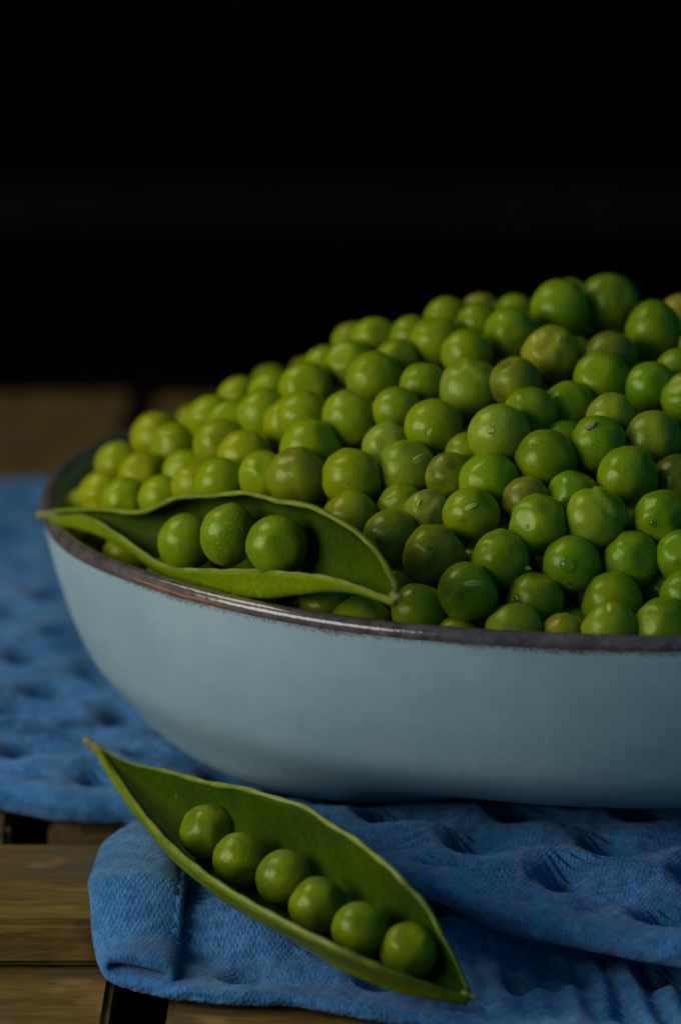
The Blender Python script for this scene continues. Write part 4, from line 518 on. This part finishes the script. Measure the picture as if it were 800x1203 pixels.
# ------------------------------------------------------------------ setting
def box(name, x0, x1, y0, y1, z0, z1, mat, parent=None, rot=0.0, bev=.0008, jitter=0.0, seed=1, cuts=(1, 1)):
    bm = bmesh.new(); bmesh.ops.create_cube(bm, size=1)
    cx, cy, cz = (x0 + x1) / 2, (y0 + y1) / 2, (z0 + z1) / 2
    for v in bm.verts:
        v.co = Vector((v.co.x * (x1 - x0), v.co.y * (y1 - y0), v.co.z * (z1 - z0)))
    if jitter:
        lx = [e for e in bm.edges if abs((e.verts[0].co - e.verts[1].co).normalized().x) > .9]
        ly = [e for e in bm.edges if abs((e.verts[0].co - e.verts[1].co).normalized().y) > .9]
        if cuts[0] > 1: bmesh.ops.subdivide_edges(bm, edges=lx, cuts=cuts[0], use_grid_fill=True)
        ly = [e for e in bm.edges if abs((e.verts[0].co - e.verts[1].co).normalized().y) > .9]
        if cuts[1] > 1: bmesh.ops.subdivide_edges(bm, edges=ly, cuts=cuts[1], use_grid_fill=True)
        for v in bm.verts:
            p = v.co + Vector((seed * 3.1, seed * 1.7, 0))
            v.co += Vector((noise.noise(p * 60), noise.noise(p * 60 + Vector((9, 0, 0))), noise.noise(p * 45 + Vector((0, 7, 0))) * .6)) * jitter
    if bev:
        sharp = [e for e in bm.edges if len(e.link_faces) == 2 and e.calc_face_angle(0) > 1.0]
        bmesh.ops.bevel(bm, geom=sharp, offset=bev, segments=2, affect='EDGES', clamp_overlap=True)
    bmesh.ops.recalc_face_normals(bm, faces=bm.faces)
    me = bpy.data.meshes.new(name); bm.to_mesh(me); bm.free()
    o = link(name, me, mat, parent, smooth=False)
    o.location = (cx, cy, cz); o.rotation_euler = (0, 0, rot)
    return o

tag(box('table', -.9, .9, -.5, .70, -.10, -.075, TABLE_M, bev=.003), kind='structure')
tag(box('wall', -1.6, 1.6, .75, .78, -.5, 1.6, WALL_M, bev=0), kind='structure')
tag(box('wall_ledge', -1.6, 1.6, .735, .7495, -.021, -.003, LEDGE_M, bev=.002), kind='structure')

crate = tag(empty('wooden_crate', (0, .1, -.075)), 'old brown wooden crate of rough boards under the blue towel and bowl', 'crate')
crate_inv = Matrix.Translation((0, -.1, .075))
def plank(*a, **k):
    o = box('plank', *a, parent=crate, **k)
    o.matrix_parent_inverse = crate_inv
    return o
# top: one board across the front, three boards running away behind it
plank(-.30, .26, -.0920, -.0545, -.0082, 0, WOOD_X, jitter=.0007, seed=1, cuts=(30, 4), bev=.0012)
plank(-.34, -.1085, -.044, .327, -.0085, -.0003, WOOD_Y, rot=.0, jitter=.0007, seed=2, cuts=(8, 30), bev=.0012)
plank(-.1015, .022, -.044, .325, -.0083, -.0005, WOOD_Y, jitter=.0007, seed=3, cuts=(8, 30), bev=.0012)
plank(.029, .24, -.044, .328, -.0084, -.0002, WOOD_Y, jitter=.0007, seed=4, cuts=(8, 30), bev=.0012)
# short boards reaching out under the front board
plank(-.30, -.0868, -.24, -.058, -.0185, -.0088, WOOD_X, jitter=.0007, seed=5, cuts=(20, 8), bev=.0012)
plank(-.0775, .26, -.24, -.0575, -.0185, -.0089, WOOD_X, jitter=.0007, seed=6, cuts=(24, 8), bev=.0012)
# inside and sides of the crate
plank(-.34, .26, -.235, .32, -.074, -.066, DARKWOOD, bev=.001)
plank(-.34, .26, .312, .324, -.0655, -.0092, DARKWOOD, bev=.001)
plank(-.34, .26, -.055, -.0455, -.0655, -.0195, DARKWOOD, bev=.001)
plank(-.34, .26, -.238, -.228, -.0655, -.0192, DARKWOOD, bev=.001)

# ------------------------------------------------------------------ bowl
ZR, ZB = .051, .005
PROF_Z = np.array([0, .0016, .005, .0092, .0138, .0184, .0276, .0368, .0438])
PROF_WIDE = np.array([.0675, .0770, .0860, .0895, .0930, .0972, .1008, .1034, .10475])
PROF_SLIM = np.array([.0453, .0545, .0640, .0790, .0890, .0950, .1000, .1034, .10475])
zz = np.linspace(0, .0438, 48)
def smooth_prof(P):
    r = np.interp(zz, PROF_Z, P)
    for _ in range(10): r[1:-1] = .25 * r[:-2] + .5 * r[1:-1] + .25 * r[2:]
    return r
R_WIDE, R_SLIM = smooth_prof(PROF_WIDE), smooth_prof(PROF_SLIM)
def oval(c):
    """the hand thrown bowl has an oval foot: wide along x, slim along y"""
    return sstep(.344, .798, np.abs(c))

def lathe(name, prof, mat, parent, n=256):
    """prof rows: radius wide, radius slim, z"""
    prof = np.asarray(prof); a = np.arange(n) * 2 * math.pi / n
    wob = .0005 * np.sin(2 * a + .6) + .00025 * np.sin(5 * a + 2) + .00015 * np.sin(11 * a)
    zw = .00035 * np.sin(3 * a + 1.0) + .0002 * np.sin(7 * a)
    top = np.clip((prof[:, 2] - ZB) / (ZR - ZB), 0, 1)[None]
    w = oval(np.cos(a))[:, None]
    r = prof[:, 0][None] * w + prof[:, 1][None] * (1 - w) + wob[:, None] * top
    z = prof[:, 2][None] + zw[:, None] * top
    V = np.stack([r * np.cos(a)[:, None], r * np.sin(a)[:, None], z + 0 * r], -1)
    me = mesh_np(name, V.reshape(-1, 3), grid_faces(n, len(prof), True, False))
    return link(name, me, mat, parent)

bowl = tag(empty('bowl', (0, 0, ZB)), 'pale grey blue glazed bowl with a dark worn rim, heaped with peas', 'bowl')
bowl.matrix_world = Matrix.Translation((0, 0, ZB))
binv = Matrix.Translation((0, 0, -ZB))
outer = [(0, 0, ZB + .0016), (.060, .040, ZB + .0016), (.063, .042, ZB + .0005), (.066, .0445, ZB)] + [(a, b, ZB + z) for z, a, b in zip(zz, R_WIDE, R_SLIM)]
def add_bowl(name, prof, mat):
    prof = [(p[0], p[0], p[1]) if len(p) == 2 else p for p in prof]
    o = lathe(name, prof, mat, bowl); o.matrix_parent_inverse = binv; return o
add_bowl('body', outer, GLAZE)
lip = [(.10475, .0488)]
for k in range(0, 13):
    a = math.radians(-20 + k * 150 / 12)
    lip.append((.1034 + .00155 * math.cos(a), .0495 + .0015 * math.sin(a)))

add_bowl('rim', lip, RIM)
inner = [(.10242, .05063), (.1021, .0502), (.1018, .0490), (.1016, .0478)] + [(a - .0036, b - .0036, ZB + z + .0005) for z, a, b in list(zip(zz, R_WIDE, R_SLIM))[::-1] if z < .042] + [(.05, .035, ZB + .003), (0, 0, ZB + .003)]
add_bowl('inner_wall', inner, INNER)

# ------------------------------------------------------------------ towel
def support(x, y):
    """height of the boards under the towel"""
    return -.0080 * sstep(-.0905, -.0985, y)

def waffle_part(x, y, y0, x0, pitch_y, shift, hw, hh, dep):
    """dents of the honeycomb weave with the loose floats lying across them"""
    PX = .0222
    k = np.round((y - y0) / pitch_y)
    best = np.zeros_like(x); fl = np.zeros_like(x)
    for dk in (-1, 0, 1):
        kk = k + dk; row = y0 + kk * pitch_y
        xc0 = x0 + shift * kk
        m = np.round((x - xc0) / PX); jx = .0007 * np.sin(kk * 12.9 + m * 4.1); jy = .0005 * np.sin(kk * 3.3 + m * 7.7)
        dx = (x - xc0 - m * PX - jx) / hw; dy = (y - row - jy + .14 * hh * np.sin(dx * 1.8)) / hh
        q = dx * dx + dy * dy
        d = np.exp(-q ** 1.4 * 1.1)
        steep = np.exp(-(((dx + .50) / .34) ** 2 + (dy / .8) ** 2))
        depth = dep * (.8 * d + 1.0 * steep)
        ph = (dy * hh - .0020 * (dx - .7) ** 2) * 2 * math.pi / .0016
        fl = np.where(depth > best, .00075 * np.cos(ph) * sstep(.05, .30, d) * sstep(-.95, -.35, dx), fl)
        best = np.maximum(best, depth)
    pad = .0007 * np.cos((y - y0) * 2 * math.pi / pitch_y + math.pi) * np.cos((x - x0) * 2 * math.pi / PX)
    return -best + fl + pad

def waffle(x, y, amp=1.0):
    return waffle_part(x, y, -.0635, -.0158, .0137, .0078, .0086, .0053, .0040) * amp

def stitch(x, y, p=.00115):
    return .00011 * np.sin(x * 2 * math.pi / p + 1.2 * np.sin(y * 900)) * np.sin(y * 2 * math.pi / p)

def bowl_under(x, y):
    r = np.hypot(x, y); w = oval(x / np.maximum(r, 1e-6))
    za = np.interp(r, np.r_[0, R_WIDE], np.r_[ZB, ZB + zz], right=9.0); zb = np.interp(r, np.r_[0, R_SLIM], np.r_[ZB, ZB + zz], right=9.0)
    return np.minimum(za * w + zb * (1 - w), 9) - .0007

def cloth_sheet(name, xs, front, back, ys_top, thick, base, top_extra, parent, hem=.004, wamp=1.0):
    """a folded sheet: rolls from its underside round the front edge and back over the top"""
    X = xs; yF = front(X); th = thick(X)
    rows = []
    for s in np.linspace(.012, 0, 7)[:-1]:
        y = yF + th / 2 + s; rows.append((X, y, base(X, y) + .0004 + 0 * X))
    for a in np.linspace(-math.pi / 2, math.pi / 2, 13):
        y = yF + th / 2 - th / 2 * math.cos(a)
        zb_ = base(X, yF + th / 2) + .0004
        bulge = 1 + .16 * vnoise(X * 160, X * 0 + 3.3) 
        rows.append((X, y + .0006 * vnoise(X * 500, X * 0 + a * 2), zb_ + th / 2 + th / 2 * math.sin(a) * bulge + stitch(X, X * 0 + a * th / 2, .0015) * 2.6 * math.cos(a)))
    for s in ys_top:
        y = yF + th / 2 + s
        z = base(X, y) + .0004 + th
        b1 = 1 + .16 * vnoise(X * 160, X * 0 + 3.3)
        z = z + (th / 2 * (b1 - 1)) * math.exp(-s / .006)
        z = z + top_extra(X, y) * sstep(0, .02, s)
        f = float(sstep(hem * .6, hem * 1.6, np.array(s)))
        z = np.minimum(z, bowl_under(X, y))
        z = z + waffle(X, y, wamp) * f + .00026 * vnoise(X * 900, y * 900, 4) + .0003 * vnoise(X * 380, y * 380, 6)
        rows.append((X, y, z))
    V = np.stack([np.stack(r, -1) for r in rows], 0)
    me = mesh_np(name, V.reshape(-1, 3), grid_faces(len(rows), len(X)))
    return link(name, me, CLOTH, parent)

towel = tag(empty('kitchen_towel', (0, 0, 0)), 'blue waffle weave kitchen towel, folded and rumpled under the grey bowl', 'towel')

UF = np.array([(-.20, -.036), (-.1116, -.0400), (-.104, -.0450), (-.094, -.0482), (-.0865, -.0470), (-.078, -.058), (-.064, -.074), (-.050, -.086), (-.040, -.0915), (-.0280, -.0975), (-.0180, -.1050), (.0016, -.1150), (.03, -.124), (.10, -.140)])
def up_front(x):
    xs = np.linspace(-.2, .1, 400); y = np.interp(xs, UF[:, 0], UF[:, 1])
    for _ in range(25): y[1:-1] = .25 * y[:-2] + .5 * y[1:-1] + .25 * y[2:]
    return np.interp(x, xs, y) + .0012 * vnoise(x * 70, x * 0)
LF = np.array([(-.092, -.0985), (-.0898, -.1000), (-.084, -.1045), (-.0769, -.1090), (-.0593, -.1112), (-.0393, -.1190), (-.02, -.127), (.02, -.146), (.10, -.160)])
def low_front(x):
    xs = np.linspace(-.1, .1, 300); y = np.interp(xs, LF[:, 0], LF[:, 1])
    for _ in range(12): y[1:-1] = .25 * y[:-2] + .5 * y[1:-1] + .25 * y[2:]
    return np.interp(x, xs, y) + .0010 * vnoise(x * 90, x * 0 + 7)
LT = .0028
def low_top(x, y):
    inside = sstep(-.086, -.080, x) * sstep(0.0, .006, y - low_front(x)) * sstep(-.035, -.055, y)
    return support(x, y) + (LT + .0003) * inside

def up_base(x, y):
    return low_top(x, y) - .6 * support(x, y)

def creases(x, y):
    a = vnoise(x * 55 + y * 25, y * 110 - x * 20, 8); b = vnoise(x * 120, y * 190 + x * 60, 9)
    return -.0011 * np.exp(-(a / .055) ** 2) - .0005 * np.exp(-(b / .07) ** 2)

def up_thick(x):
    return np.interp(x, [-.2, -.11, -.09, -.07, -.04, -.02, .02, .1], [.0062, .0060, .0056, .0052, .0050, .0052, .0054, .0056])
def up_extra(x, y):
    r = .0022 * vnoise(x * 42, y * 42, 1) + .0012 * vnoise(x * 95, y * 95, 2)
    r = r + .0010 * vnoise(x * 160, y * 160, 12) * sstep(-.075, -.09, x)
    r = r + creases(x, y) * (sstep(-.075, -.088, x) * sstep(.03, .0, y) + .10 * sstep(-.07, -.06, x))
    r = r + .0020 * np.exp(-((y + .026 + .25 * (x + .1)) / .006) ** 2) * sstep(-.07, -.09, x)
    return r
fine = np.arange(.0004, .095, .00027); coarse = np.arange(.095, .235, .0010)
xs_up = np.arange(-.172, .085, .00045)
cloth_sheet('upper_fold', xs_up, up_front, None, np.r_[fine, coarse], up_thick, up_base, up_extra, towel)
xs_low = np.arange(-.0835, .085, .00045)
cloth_sheet('lower_fold', xs_low, low_front, None, np.arange(.0004, .062, .00045), lambda x: LT + 0 * x + .0006 * vnoise(x * 60, x * 0), support,
            lambda x, y: .0016 * vnoise(x * 60, y * 60, 5) + .0007 * np.sin(x * 2 * math.pi / .0052 + 2 * y * 60) * sstep(-.035, -.022, x), towel, hem=.003, wamp=.55)

# rolled hem at the left end: a flattened tube, open at its front end
def make_hem():
    ys = np.linspace(-.0555, -.1035, 70); na = 72
    cx = np.interp(ys, [-.1035, -.098, -.089, -.0687, -.0592, -.0555], [-.0822, -.0830, -.0836, -.0832, -.0812, -.0800])
    hw = np.interp(ys, [-.1035, -.098, -.089, -.0687, -.0592, -.0555], [.0062, .0072, .0077, .0072, .0056, .0040])
    hh = np.interp(ys, [-.1035, -.095, -.075, -.0555], [.0033, .0036, .0036, .0026])
    an = np.arange(na) * 2 * math.pi / na
    def ring(k, s, dy=0.0, hs=None):
        ca, sa = np.cos(an), np.sin(an)
        x = cx[k] + hw[k] * s * np.sign(ca) * np.abs(ca) ** .8
        h = hh[k] * (s if hs is None else hs)
        z = np.sign(sa) * np.abs(sa) ** .75 * h
        y = ys[k] + dy + 0 * an + .45 * (x - cx[k]) * -1 * sstep(-.075, -.103, np.array(ys[k]))
        zc = support(x, y) + .0004 + hh[k]
        st = 1.7 * stitch(x, y + z) if s > .9 else 0
        return np.stack([x, y, zc + z + st + .0004 * vnoise(x * 300, y * 300)], -1)
    rows = [ring(k, 1) for k in range(len(ys))]
    e = len(ys) - 1
    for s, dy, hs in ((.96, -.0007, .93), (.88, -.0010, .72), (.80, -.0006, .42), (.74, .0004, .20)): rows.append(ring(e, s, dy, hs))
    for dk in (4, 9, 14): rows.append(ring(e - dk, .70, 0, .12))
    rows.insert(0, np.repeat(rows[0].mean(0)[None], na, 0))
    V = np.stack(rows)
    me = mesh_np('hem', V.reshape(-1, 3), grid_faces(len(rows), na, False, True))
    h = link('hem', me, CLOTH, towel)
    # stitched ridge along the inner side of the hem
    yy = np.linspace(-.066, -.1045, 60)
    xx = np.interp(yy, [-.1045, -.09, -.066], [-.0772, -.0762, -.0757])
    zt = support(xx, yy) + .0042 + .0003 * np.sin(yy * 4200)
    tube('hem_seam', np.stack([xx, yy, zt], -1), .0011 + .00018 * np.sin(yy * 4200), CLOTH, towel, n=10)
make_hem()

def lint():
    rnd = random.Random(4); pts = []
    for nm in ('upper_fold', 'lower_fold', 'hem'):
        me = bpy.data.objects[nm].data; nv = len(me.vertices)
        for _ in range({'upper_fold': 9000, 'lower_fold': 2500, 'hem': 1500}[nm]):
            v = me.vertices[rnd.randrange(nv)]
            if v.co.y > .06 or math.hypot(v.co.x, v.co.y) < .088: continue
            pts.append((v.co.copy(), v.normal.copy()))
    V, F = [], []
    for p, n in pts:
        d = (n + Vector((rnd.gauss(0, .7), rnd.gauss(0, .7), rnd.gauss(0, .5)))).normalized()
        c = Vector((rnd.gauss(0, 1), rnd.gauss(0, 1), rnd.gauss(0, 1))) * .0004
        L = rnd.uniform(.0004, .0015); s = d.orthogonal().normalized(); u = d.cross(s); w = .00002
        b = len(V)
        for t in (-.1, .4, .75, 1.0):
            q = p + d * L * t + c * t * t
            for a in (0, 2.09, 4.19): V.append(q + (s * math.cos(a) + u * math.sin(a)) * w)
        for k in range(3):
            for a in range(3): F.append((b + k * 3 + a, b + k * 3 + (a + 1) % 3, b + k * 3 + 3 + (a + 1) % 3, b + k * 3 + 3 + a))
    o = link('lint', mesh_np('lint', np.array([tuple(v) for v in V]), F), CLOTH, towel); tag(o, kind='stuff')
lint()

# ------------------------------------------------------------------ peas
def pea_mesh(kind, seed, sub=4):
    bm = bmesh.new(); bmesh.ops.create_icosphere(bm, subdivisions=sub, radius=1)
    rnd = random.Random(seed)
    def rd():
        v = Vector((rnd.gauss(0, 1), rnd.gauss(0, 1), rnd.gauss(0, 1))); return v.normalized()
    flats = [(rd(), rnd.uniform(.84, .93)) for _ in range(rnd.randint(2, 5))]
    ax, off = rd(), Vector((rnd.uniform(0, 50), rnd.uniform(0, 50), rnd.uniform(0, 50)))
    view = Vector((-.15, -.9, .35)).normalized()
    t1 = view.orthogonal().normalized(); t2 = view.cross(t1)
    for v in bm.verts:
        n = v.co.normalized(); r = 1.0
        r += .035 * noise.noise(n * .9 + off) + .019 * noise.noise(n * 2.4 + off)
        for d, c in flats:
            q = n.dot(d)
            if q > c - .06:
                e = max(0, q * r - c); r -= e * .7
        if kind == 'wrinkled':
            r += .05 * noise.noise(n * 2.6 + off) + .030 * abs(noise.noise(n * 5.5 + off)) - .02 - .05 * math.exp(-((n - view - Vector((-.15, 0, -.2))).length / .5) ** 2) + .02 * noise.noise(n * 3.3 + off)
        elif kind == 'grooved':
            a = math.atan2(n.dot(t1), n.dot(t2)); s = n.x * .9 + n.z * .2
            r += .022 * math.sin(s * 7 + 2 * noise.noise(n * 1.5 + off)) * max(0, n.dot(view)) - .035 * math.exp(-((s + .1) / .09) ** 2) * max(0, n.dot(view))
        elif kind == 'creased':
            s = n.z * .8 + n.x * .55 - .55 + .12 * noise.noise(n * 3 + off)
            r += -.06 * math.exp(-(s / .07) ** 2) + .045 * math.exp(-((s - .16) / .10) ** 2) + .02 * noise.noise(n * 4 + off)
        elif kind == 'lumpy':
            r += .045 * noise.noise(n * 1.8 + off) + .02 * noise.noise(n * 4 + off)
        elif kind == 'pinched':
            q = (n - view).length; r += -.10 * math.exp(-(q / .28) ** 2) + .02 * math.exp(-((q - .45) / .2) ** 2)
        elif kind == 'plain':
            r += .006 * noise.noise(n * 5 + off)
        v.co = n * r
        if kind == 'egg': v.co.z *= 1.10 - .0 * v.co.z; v.co.x *= (.93 - .07 * v.co.z)
        elif kind in ('oval', 'freckled'): v.co.z *= 1.10; v.co.x *= .94
        elif kind == 'plain': v.co.x *= 1.0
    me = bpy.data.meshes.new('pea'); bm.to_mesh(me); bm.free(); me.materials.append(PEA_SPECK if kind == 'freckled' else PEA); me.shade_smooth()
    return me

PM = {k: [pea_mesh(k, i * 7 + hash_) for i in range(c)] for k, c, hash_ in
      (('plain', 8, 1), ('smooth', 2, 2), ('lumpy', 3, 3), ('wrinkled', 2, 5), ('grooved', 2, 8), ('creased', 2, 9), ('egg', 1, 4), ('oval', 2, 6), ('freckled', 1, 6), ('pinched', 1, 10))}

def feature_mesh(kind):
    bm = bmesh.new()
    if kind == 'drop':
        bmesh.ops.create_uvsphere(bm, u_segments=24, v_segments=14, radius=1)
        for v in bm.verts: v.co.z = v.co.z * .62 if v.co.z > 0 else v.co.z * .25
    elif kind == 'scar':
        bmesh.ops.create_uvsphere(bm, u_segments=24, v_segments=12, radius=1)
        for v in bm.verts:
            g = 1 - .5 * math.exp(-(v.co.y / .14) ** 2)
            v.co = Vector((v.co.x, v.co.y * .30, v.co.z * .13 * g - v.co.x ** 2 / 4.4))
    elif kind == 'patch':
        bmesh.ops.create_uvsphere(bm, u_segments=20, v_segments=10, radius=1)
        for v in bm.verts: v.co = Vector((v.co.x * 1.1, v.co.y * .6 + .1 * v.co.x, v.co.z * .12 - v.co.x ** 2 / 8 - v.co.y ** 2 / 8))
    elif kind == 'stub':
        bmesh.ops.create_uvsphere(bm, u_segments=16, v_segments=10, radius=1)
        for v in bm.verts: v.co = Vector((v.co.x, v.co.y * .5 + .12 * v.co.x, v.co.z * .32 + .22 * v.co.x * v.co.x))
    elif kind == 'tip':
        bmesh.ops.create_cone(bm, segments=14, radius1=.75, radius2=.10, depth=1.4, cap_ends=True)
        for v in bm.verts: v.co.x += .2 * (v.co.z + .7) ** 2 * .5; v.co.z += .3
    me = bpy.data.meshes.new(kind); bm.to_mesh(me); bm.free()
    me.materials.append({'drop': WATER, 'scar': SCAR, 'patch': FROST, 'stub': STALK, 'tip': TIPM}[kind]); me.shade_smooth()
    return me
FM = {k: feature_mesh(k) for k in ('drop', 'scar', 'patch', 'stub', 'tip')}
FN = {'drop': 'water_drop', 'scar': 'scar', 'patch': 'yellow_patch', 'stub': 'stalk_stub', 'tip': 'root_tip'}

rng = random.Random(11)
def surf(me, d, inv):
    """distance from the centre to the pea's surface along d (unit pea)"""
    l = inv @ d; best = max(me.vertices, key=lambda v: v.co.dot(l) / max(v.co.length, 1e-6))
    return best.co.length
def add_pea(x, y, z, r, col, kind, label, feats, group):
    me = rng.choice(PM[kind])
    o = bpy.data.objects.new('pea', me); COL.objects.link(o)
    o.location = (x * MM, y * MM, z * MM)
    if kind in ('plain', 'smooth', 'lumpy'): rot = Matrix.Rotation(rng.uniform(0, 6.28), 3, 'Z') @ Matrix.Rotation(rng.uniform(0, 6.28), 3, 'X')
    else: rot = Matrix.Rotation(rng.uniform(-.25, .25), 3, 'Y')
    o.rotation_euler = rot.to_euler(); o.scale = (r * MM * 1.035,) * 3
    o.color = (*col, 1)
    tag(o, label, 'pea', group)
    for kind_, nx, ny, nz, sz, ang in feats:
        d = Vector((nx, ny, nz)).normalized()
        s = surf(me, d, rot.transposed()) * r * MM * 1.035
        c = bpy.data.objects.new(FN[kind_], FM[kind_]); COL.objects.link(c); c.parent = o
        # long axis measured from the horizontal of the picture side
        zax = d; xax = Vector((1, 0, 0)); xax = (xax - zax * xax.dot(zax)).normalized(); yax = zax.cross(xax)
        xr = xax * math.cos(math.radians(ang)) + yax * math.sin(math.radians(ang)); yr = zax.cross(xr)
        M = Matrix((xr, yr, zax)).transposed().to_4x4()
        sink = {'drop': -.04, 'scar': -.02, 'patch': -.02, 'stub': .1, 'tip': -.05}[kind_]
        M = Matrix.Translation(Vector(o.location) + d * (s + sink * sz * MM)) @ M @ Matrix.Scale(sz * MM, 4)
        W = Matrix.LocRotScale(o.location, o.rotation_euler, o.scale)
        c.matrix_basis = W.inverted() @ M  # sits on the skin
    return o

for x, y, z, r, cr, cg, cb, kind, label, feats in PEAS:
    add_pea(x, y, z, r, (cr, cg, cb), kind, label, feats, 'peas heaped in the bowl')

def pea_heap():
    """the rest of the heap, past the picture's right side and over the back"""
    bm = bmesh.new()
    for k, (x, y, z, r) in enumerate(SHELL):
        rot = Matrix.Rotation(k * 1.7, 4, 'Z') @ Matrix.Rotation(k * 2.3, 4, 'X')
        bmesh.ops.create_icosphere(bm, subdivisions=3, radius=r, matrix=Matrix.Translation((x, y, z)) @ rot)
    for v in bm.verts:
        n = noise.noise(v.co * .25); v.co += Vector((n, -n, n)) * .12
        v.co *= MM
    me = bpy.data.meshes.new('pea_heap'); bm.to_mesh(me); bm.free()
    o = link('pea_heap', me, SHELL_M)
    tag(o, 'mass of green peas filling the rest of the bowl behind those in front', 'peas', kind='stuff')
SHELL_M = m_simple('heap_pea_skin', (.115, .175, .002), .36, .35, 120, sss=.12, spec=.25)
SHELL_M.node_tree.nodes['Principled BSDF'].inputs['Specular Tint'].default_value = (.85, 1, .45, 1)
pea_heap()

# ------------------------------------------------------------------ pods
def bez(P, t):
    """Catmull-Rom through the five section points"""
    P = np.asarray(P); n = len(P)
    u = t * (n - 1); i = np.minimum(np.floor(u).astype(int), n - 2); f = (u - i)[:, None]
    Q = np.vstack([2 * P[0] - P[1], P, 2 * P[-1] - P[-2]])
    a, b, c, d = Q[i], Q[i + 1], Q[i + 2], Q[i + 3]
    return .5 * (2 * b + (c - a) * f + (2 * a - 5 * b + 4 * c - d) * f ** 2 + (3 * b - a - 3 * c + d) * f ** 3)

def up_rows(S, m):
    S = np.asarray(S) ; n = len(S); u = np.linspace(0, n - 1, m); i = np.minimum(u.astype(int), n - 2); f = (u - i)[:, None, None]
    Q = np.concatenate([[2 * S[0] - S[1]], S, [2 * S[-1] - S[-2]]])
    a, b, c, d = Q[i], Q[i + 1], Q[i + 2], Q[i + 3]
    return .5 * (2 * b + (c - a) * f + (2 * a - 5 * b + 4 * c - d) * f ** 2 + (3 * b - a - 3 * c + d) * f ** 3)

def make_pod(name, sections, label, label_back, stem_len, stem_dir, peas, plabels, seed, seam_r=.00042):
    S = up_rows(np.array(sections) * MM, 110)
    root = tag(empty(name, tuple(S[55, 2])), label, 'pea pod'); root_inv = Matrix.Translation(-S[55, 2])
    NV = 41; T = np.linspace(0, 1, NV)
    rows = np.stack([bez(s, T) for s in S])              # 110 x NV, back edge -> bottom -> front edge
    # gentle bulges over each pea and ripples along the lip
    k = np.arange(110)[:, None]
    cen = rows.mean(1, keepdims=True)
    nz = np.array([[noise.noise(Vector((i * .09 + seed, j * .14, seed * 2.0))) for j in range(NV)] for i in range(110)])
    rows = rows + (rows - cen) * (nz * .06)[..., None]
    half = NV // 2
    for sl in (slice(0, half + 1), slice(half, NV)):
        R = rows[:, sl]
        me = mesh_np('pod_half', R.reshape(-1, 3), grid_faces(110, R.shape[1]))
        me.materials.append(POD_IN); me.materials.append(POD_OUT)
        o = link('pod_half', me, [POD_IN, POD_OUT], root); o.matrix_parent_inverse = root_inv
        # make sure the inner skin faces the hollow
        ncen = np.zeros(3); p = me.polygons[len(me.polygons) // 2]
        inward = Vector(S[55, 0] * .5 + S[55, 4] * .5) - p.center
        if p.normal.dot(inward) < 0: me.flip_normals()
        md = o.modifiers.new('wall', 'SOLIDIFY'); md.thickness = .0006; md.offset = -1; md.material_offset = 1; md.material_offset_rim = 1; md.use_even_offset = False
    for col, nm in ((0, 'seam'), (NV - 1, 'seam')):
        P = rows[:, col] + np.array([0, 0, .00005])
        rad = seam_r * np.clip(np.sin(np.linspace(0.05, math.pi - .05, 110)) * 1.6, .35, 1) * (1 + .15 * np.sin(np.arange(110) * .9))
        o = tube(nm, P, rad, SEAM, root, n=8); o.matrix_parent_inverse = root_inv
    # dry flower end and stem end
    st = S[0].mean(0); d = np.array(stem_dir) / np.linalg.norm(stem_dir)
    P = np.stack([st - d * .0018, st - d * .0004, st + d * .0006, st + d * (.0015 + (stem_len - .0015) * .3), st + d * (.0015 + (stem_len - .0015) * .7), st + d * stem_len])
    o = tube('stem', P, [.0006, .0009, .00105, .0008, .0009, .0006], DRY, root, n=10); o.matrix_parent_inverse = root_inv
    en = S[-1].mean(0); e = (S[-1].mean(0) - S[-4].mean(0)); e /= np.linalg.norm(e)
    P = np.stack([en - e * .0012, en, en + e * .0010 + [0, 0, .0003], en + e * .0017 + [0, 0, .0010]])
    o = tube('dry_tip', P, [.0006, .0006, .00045, .0003], DRY, root, n=8); o.matrix_parent_inverse = root_inv
    for (x, y, z, r), (l, c, kd, ft) in zip(peas, plabels):
        add_pea(x, y, z, r, c, kd, l, ft, 'peas inside the opened pods')
    return root

PG = (.09, .17, .002); PY = (.080, .128, .002)
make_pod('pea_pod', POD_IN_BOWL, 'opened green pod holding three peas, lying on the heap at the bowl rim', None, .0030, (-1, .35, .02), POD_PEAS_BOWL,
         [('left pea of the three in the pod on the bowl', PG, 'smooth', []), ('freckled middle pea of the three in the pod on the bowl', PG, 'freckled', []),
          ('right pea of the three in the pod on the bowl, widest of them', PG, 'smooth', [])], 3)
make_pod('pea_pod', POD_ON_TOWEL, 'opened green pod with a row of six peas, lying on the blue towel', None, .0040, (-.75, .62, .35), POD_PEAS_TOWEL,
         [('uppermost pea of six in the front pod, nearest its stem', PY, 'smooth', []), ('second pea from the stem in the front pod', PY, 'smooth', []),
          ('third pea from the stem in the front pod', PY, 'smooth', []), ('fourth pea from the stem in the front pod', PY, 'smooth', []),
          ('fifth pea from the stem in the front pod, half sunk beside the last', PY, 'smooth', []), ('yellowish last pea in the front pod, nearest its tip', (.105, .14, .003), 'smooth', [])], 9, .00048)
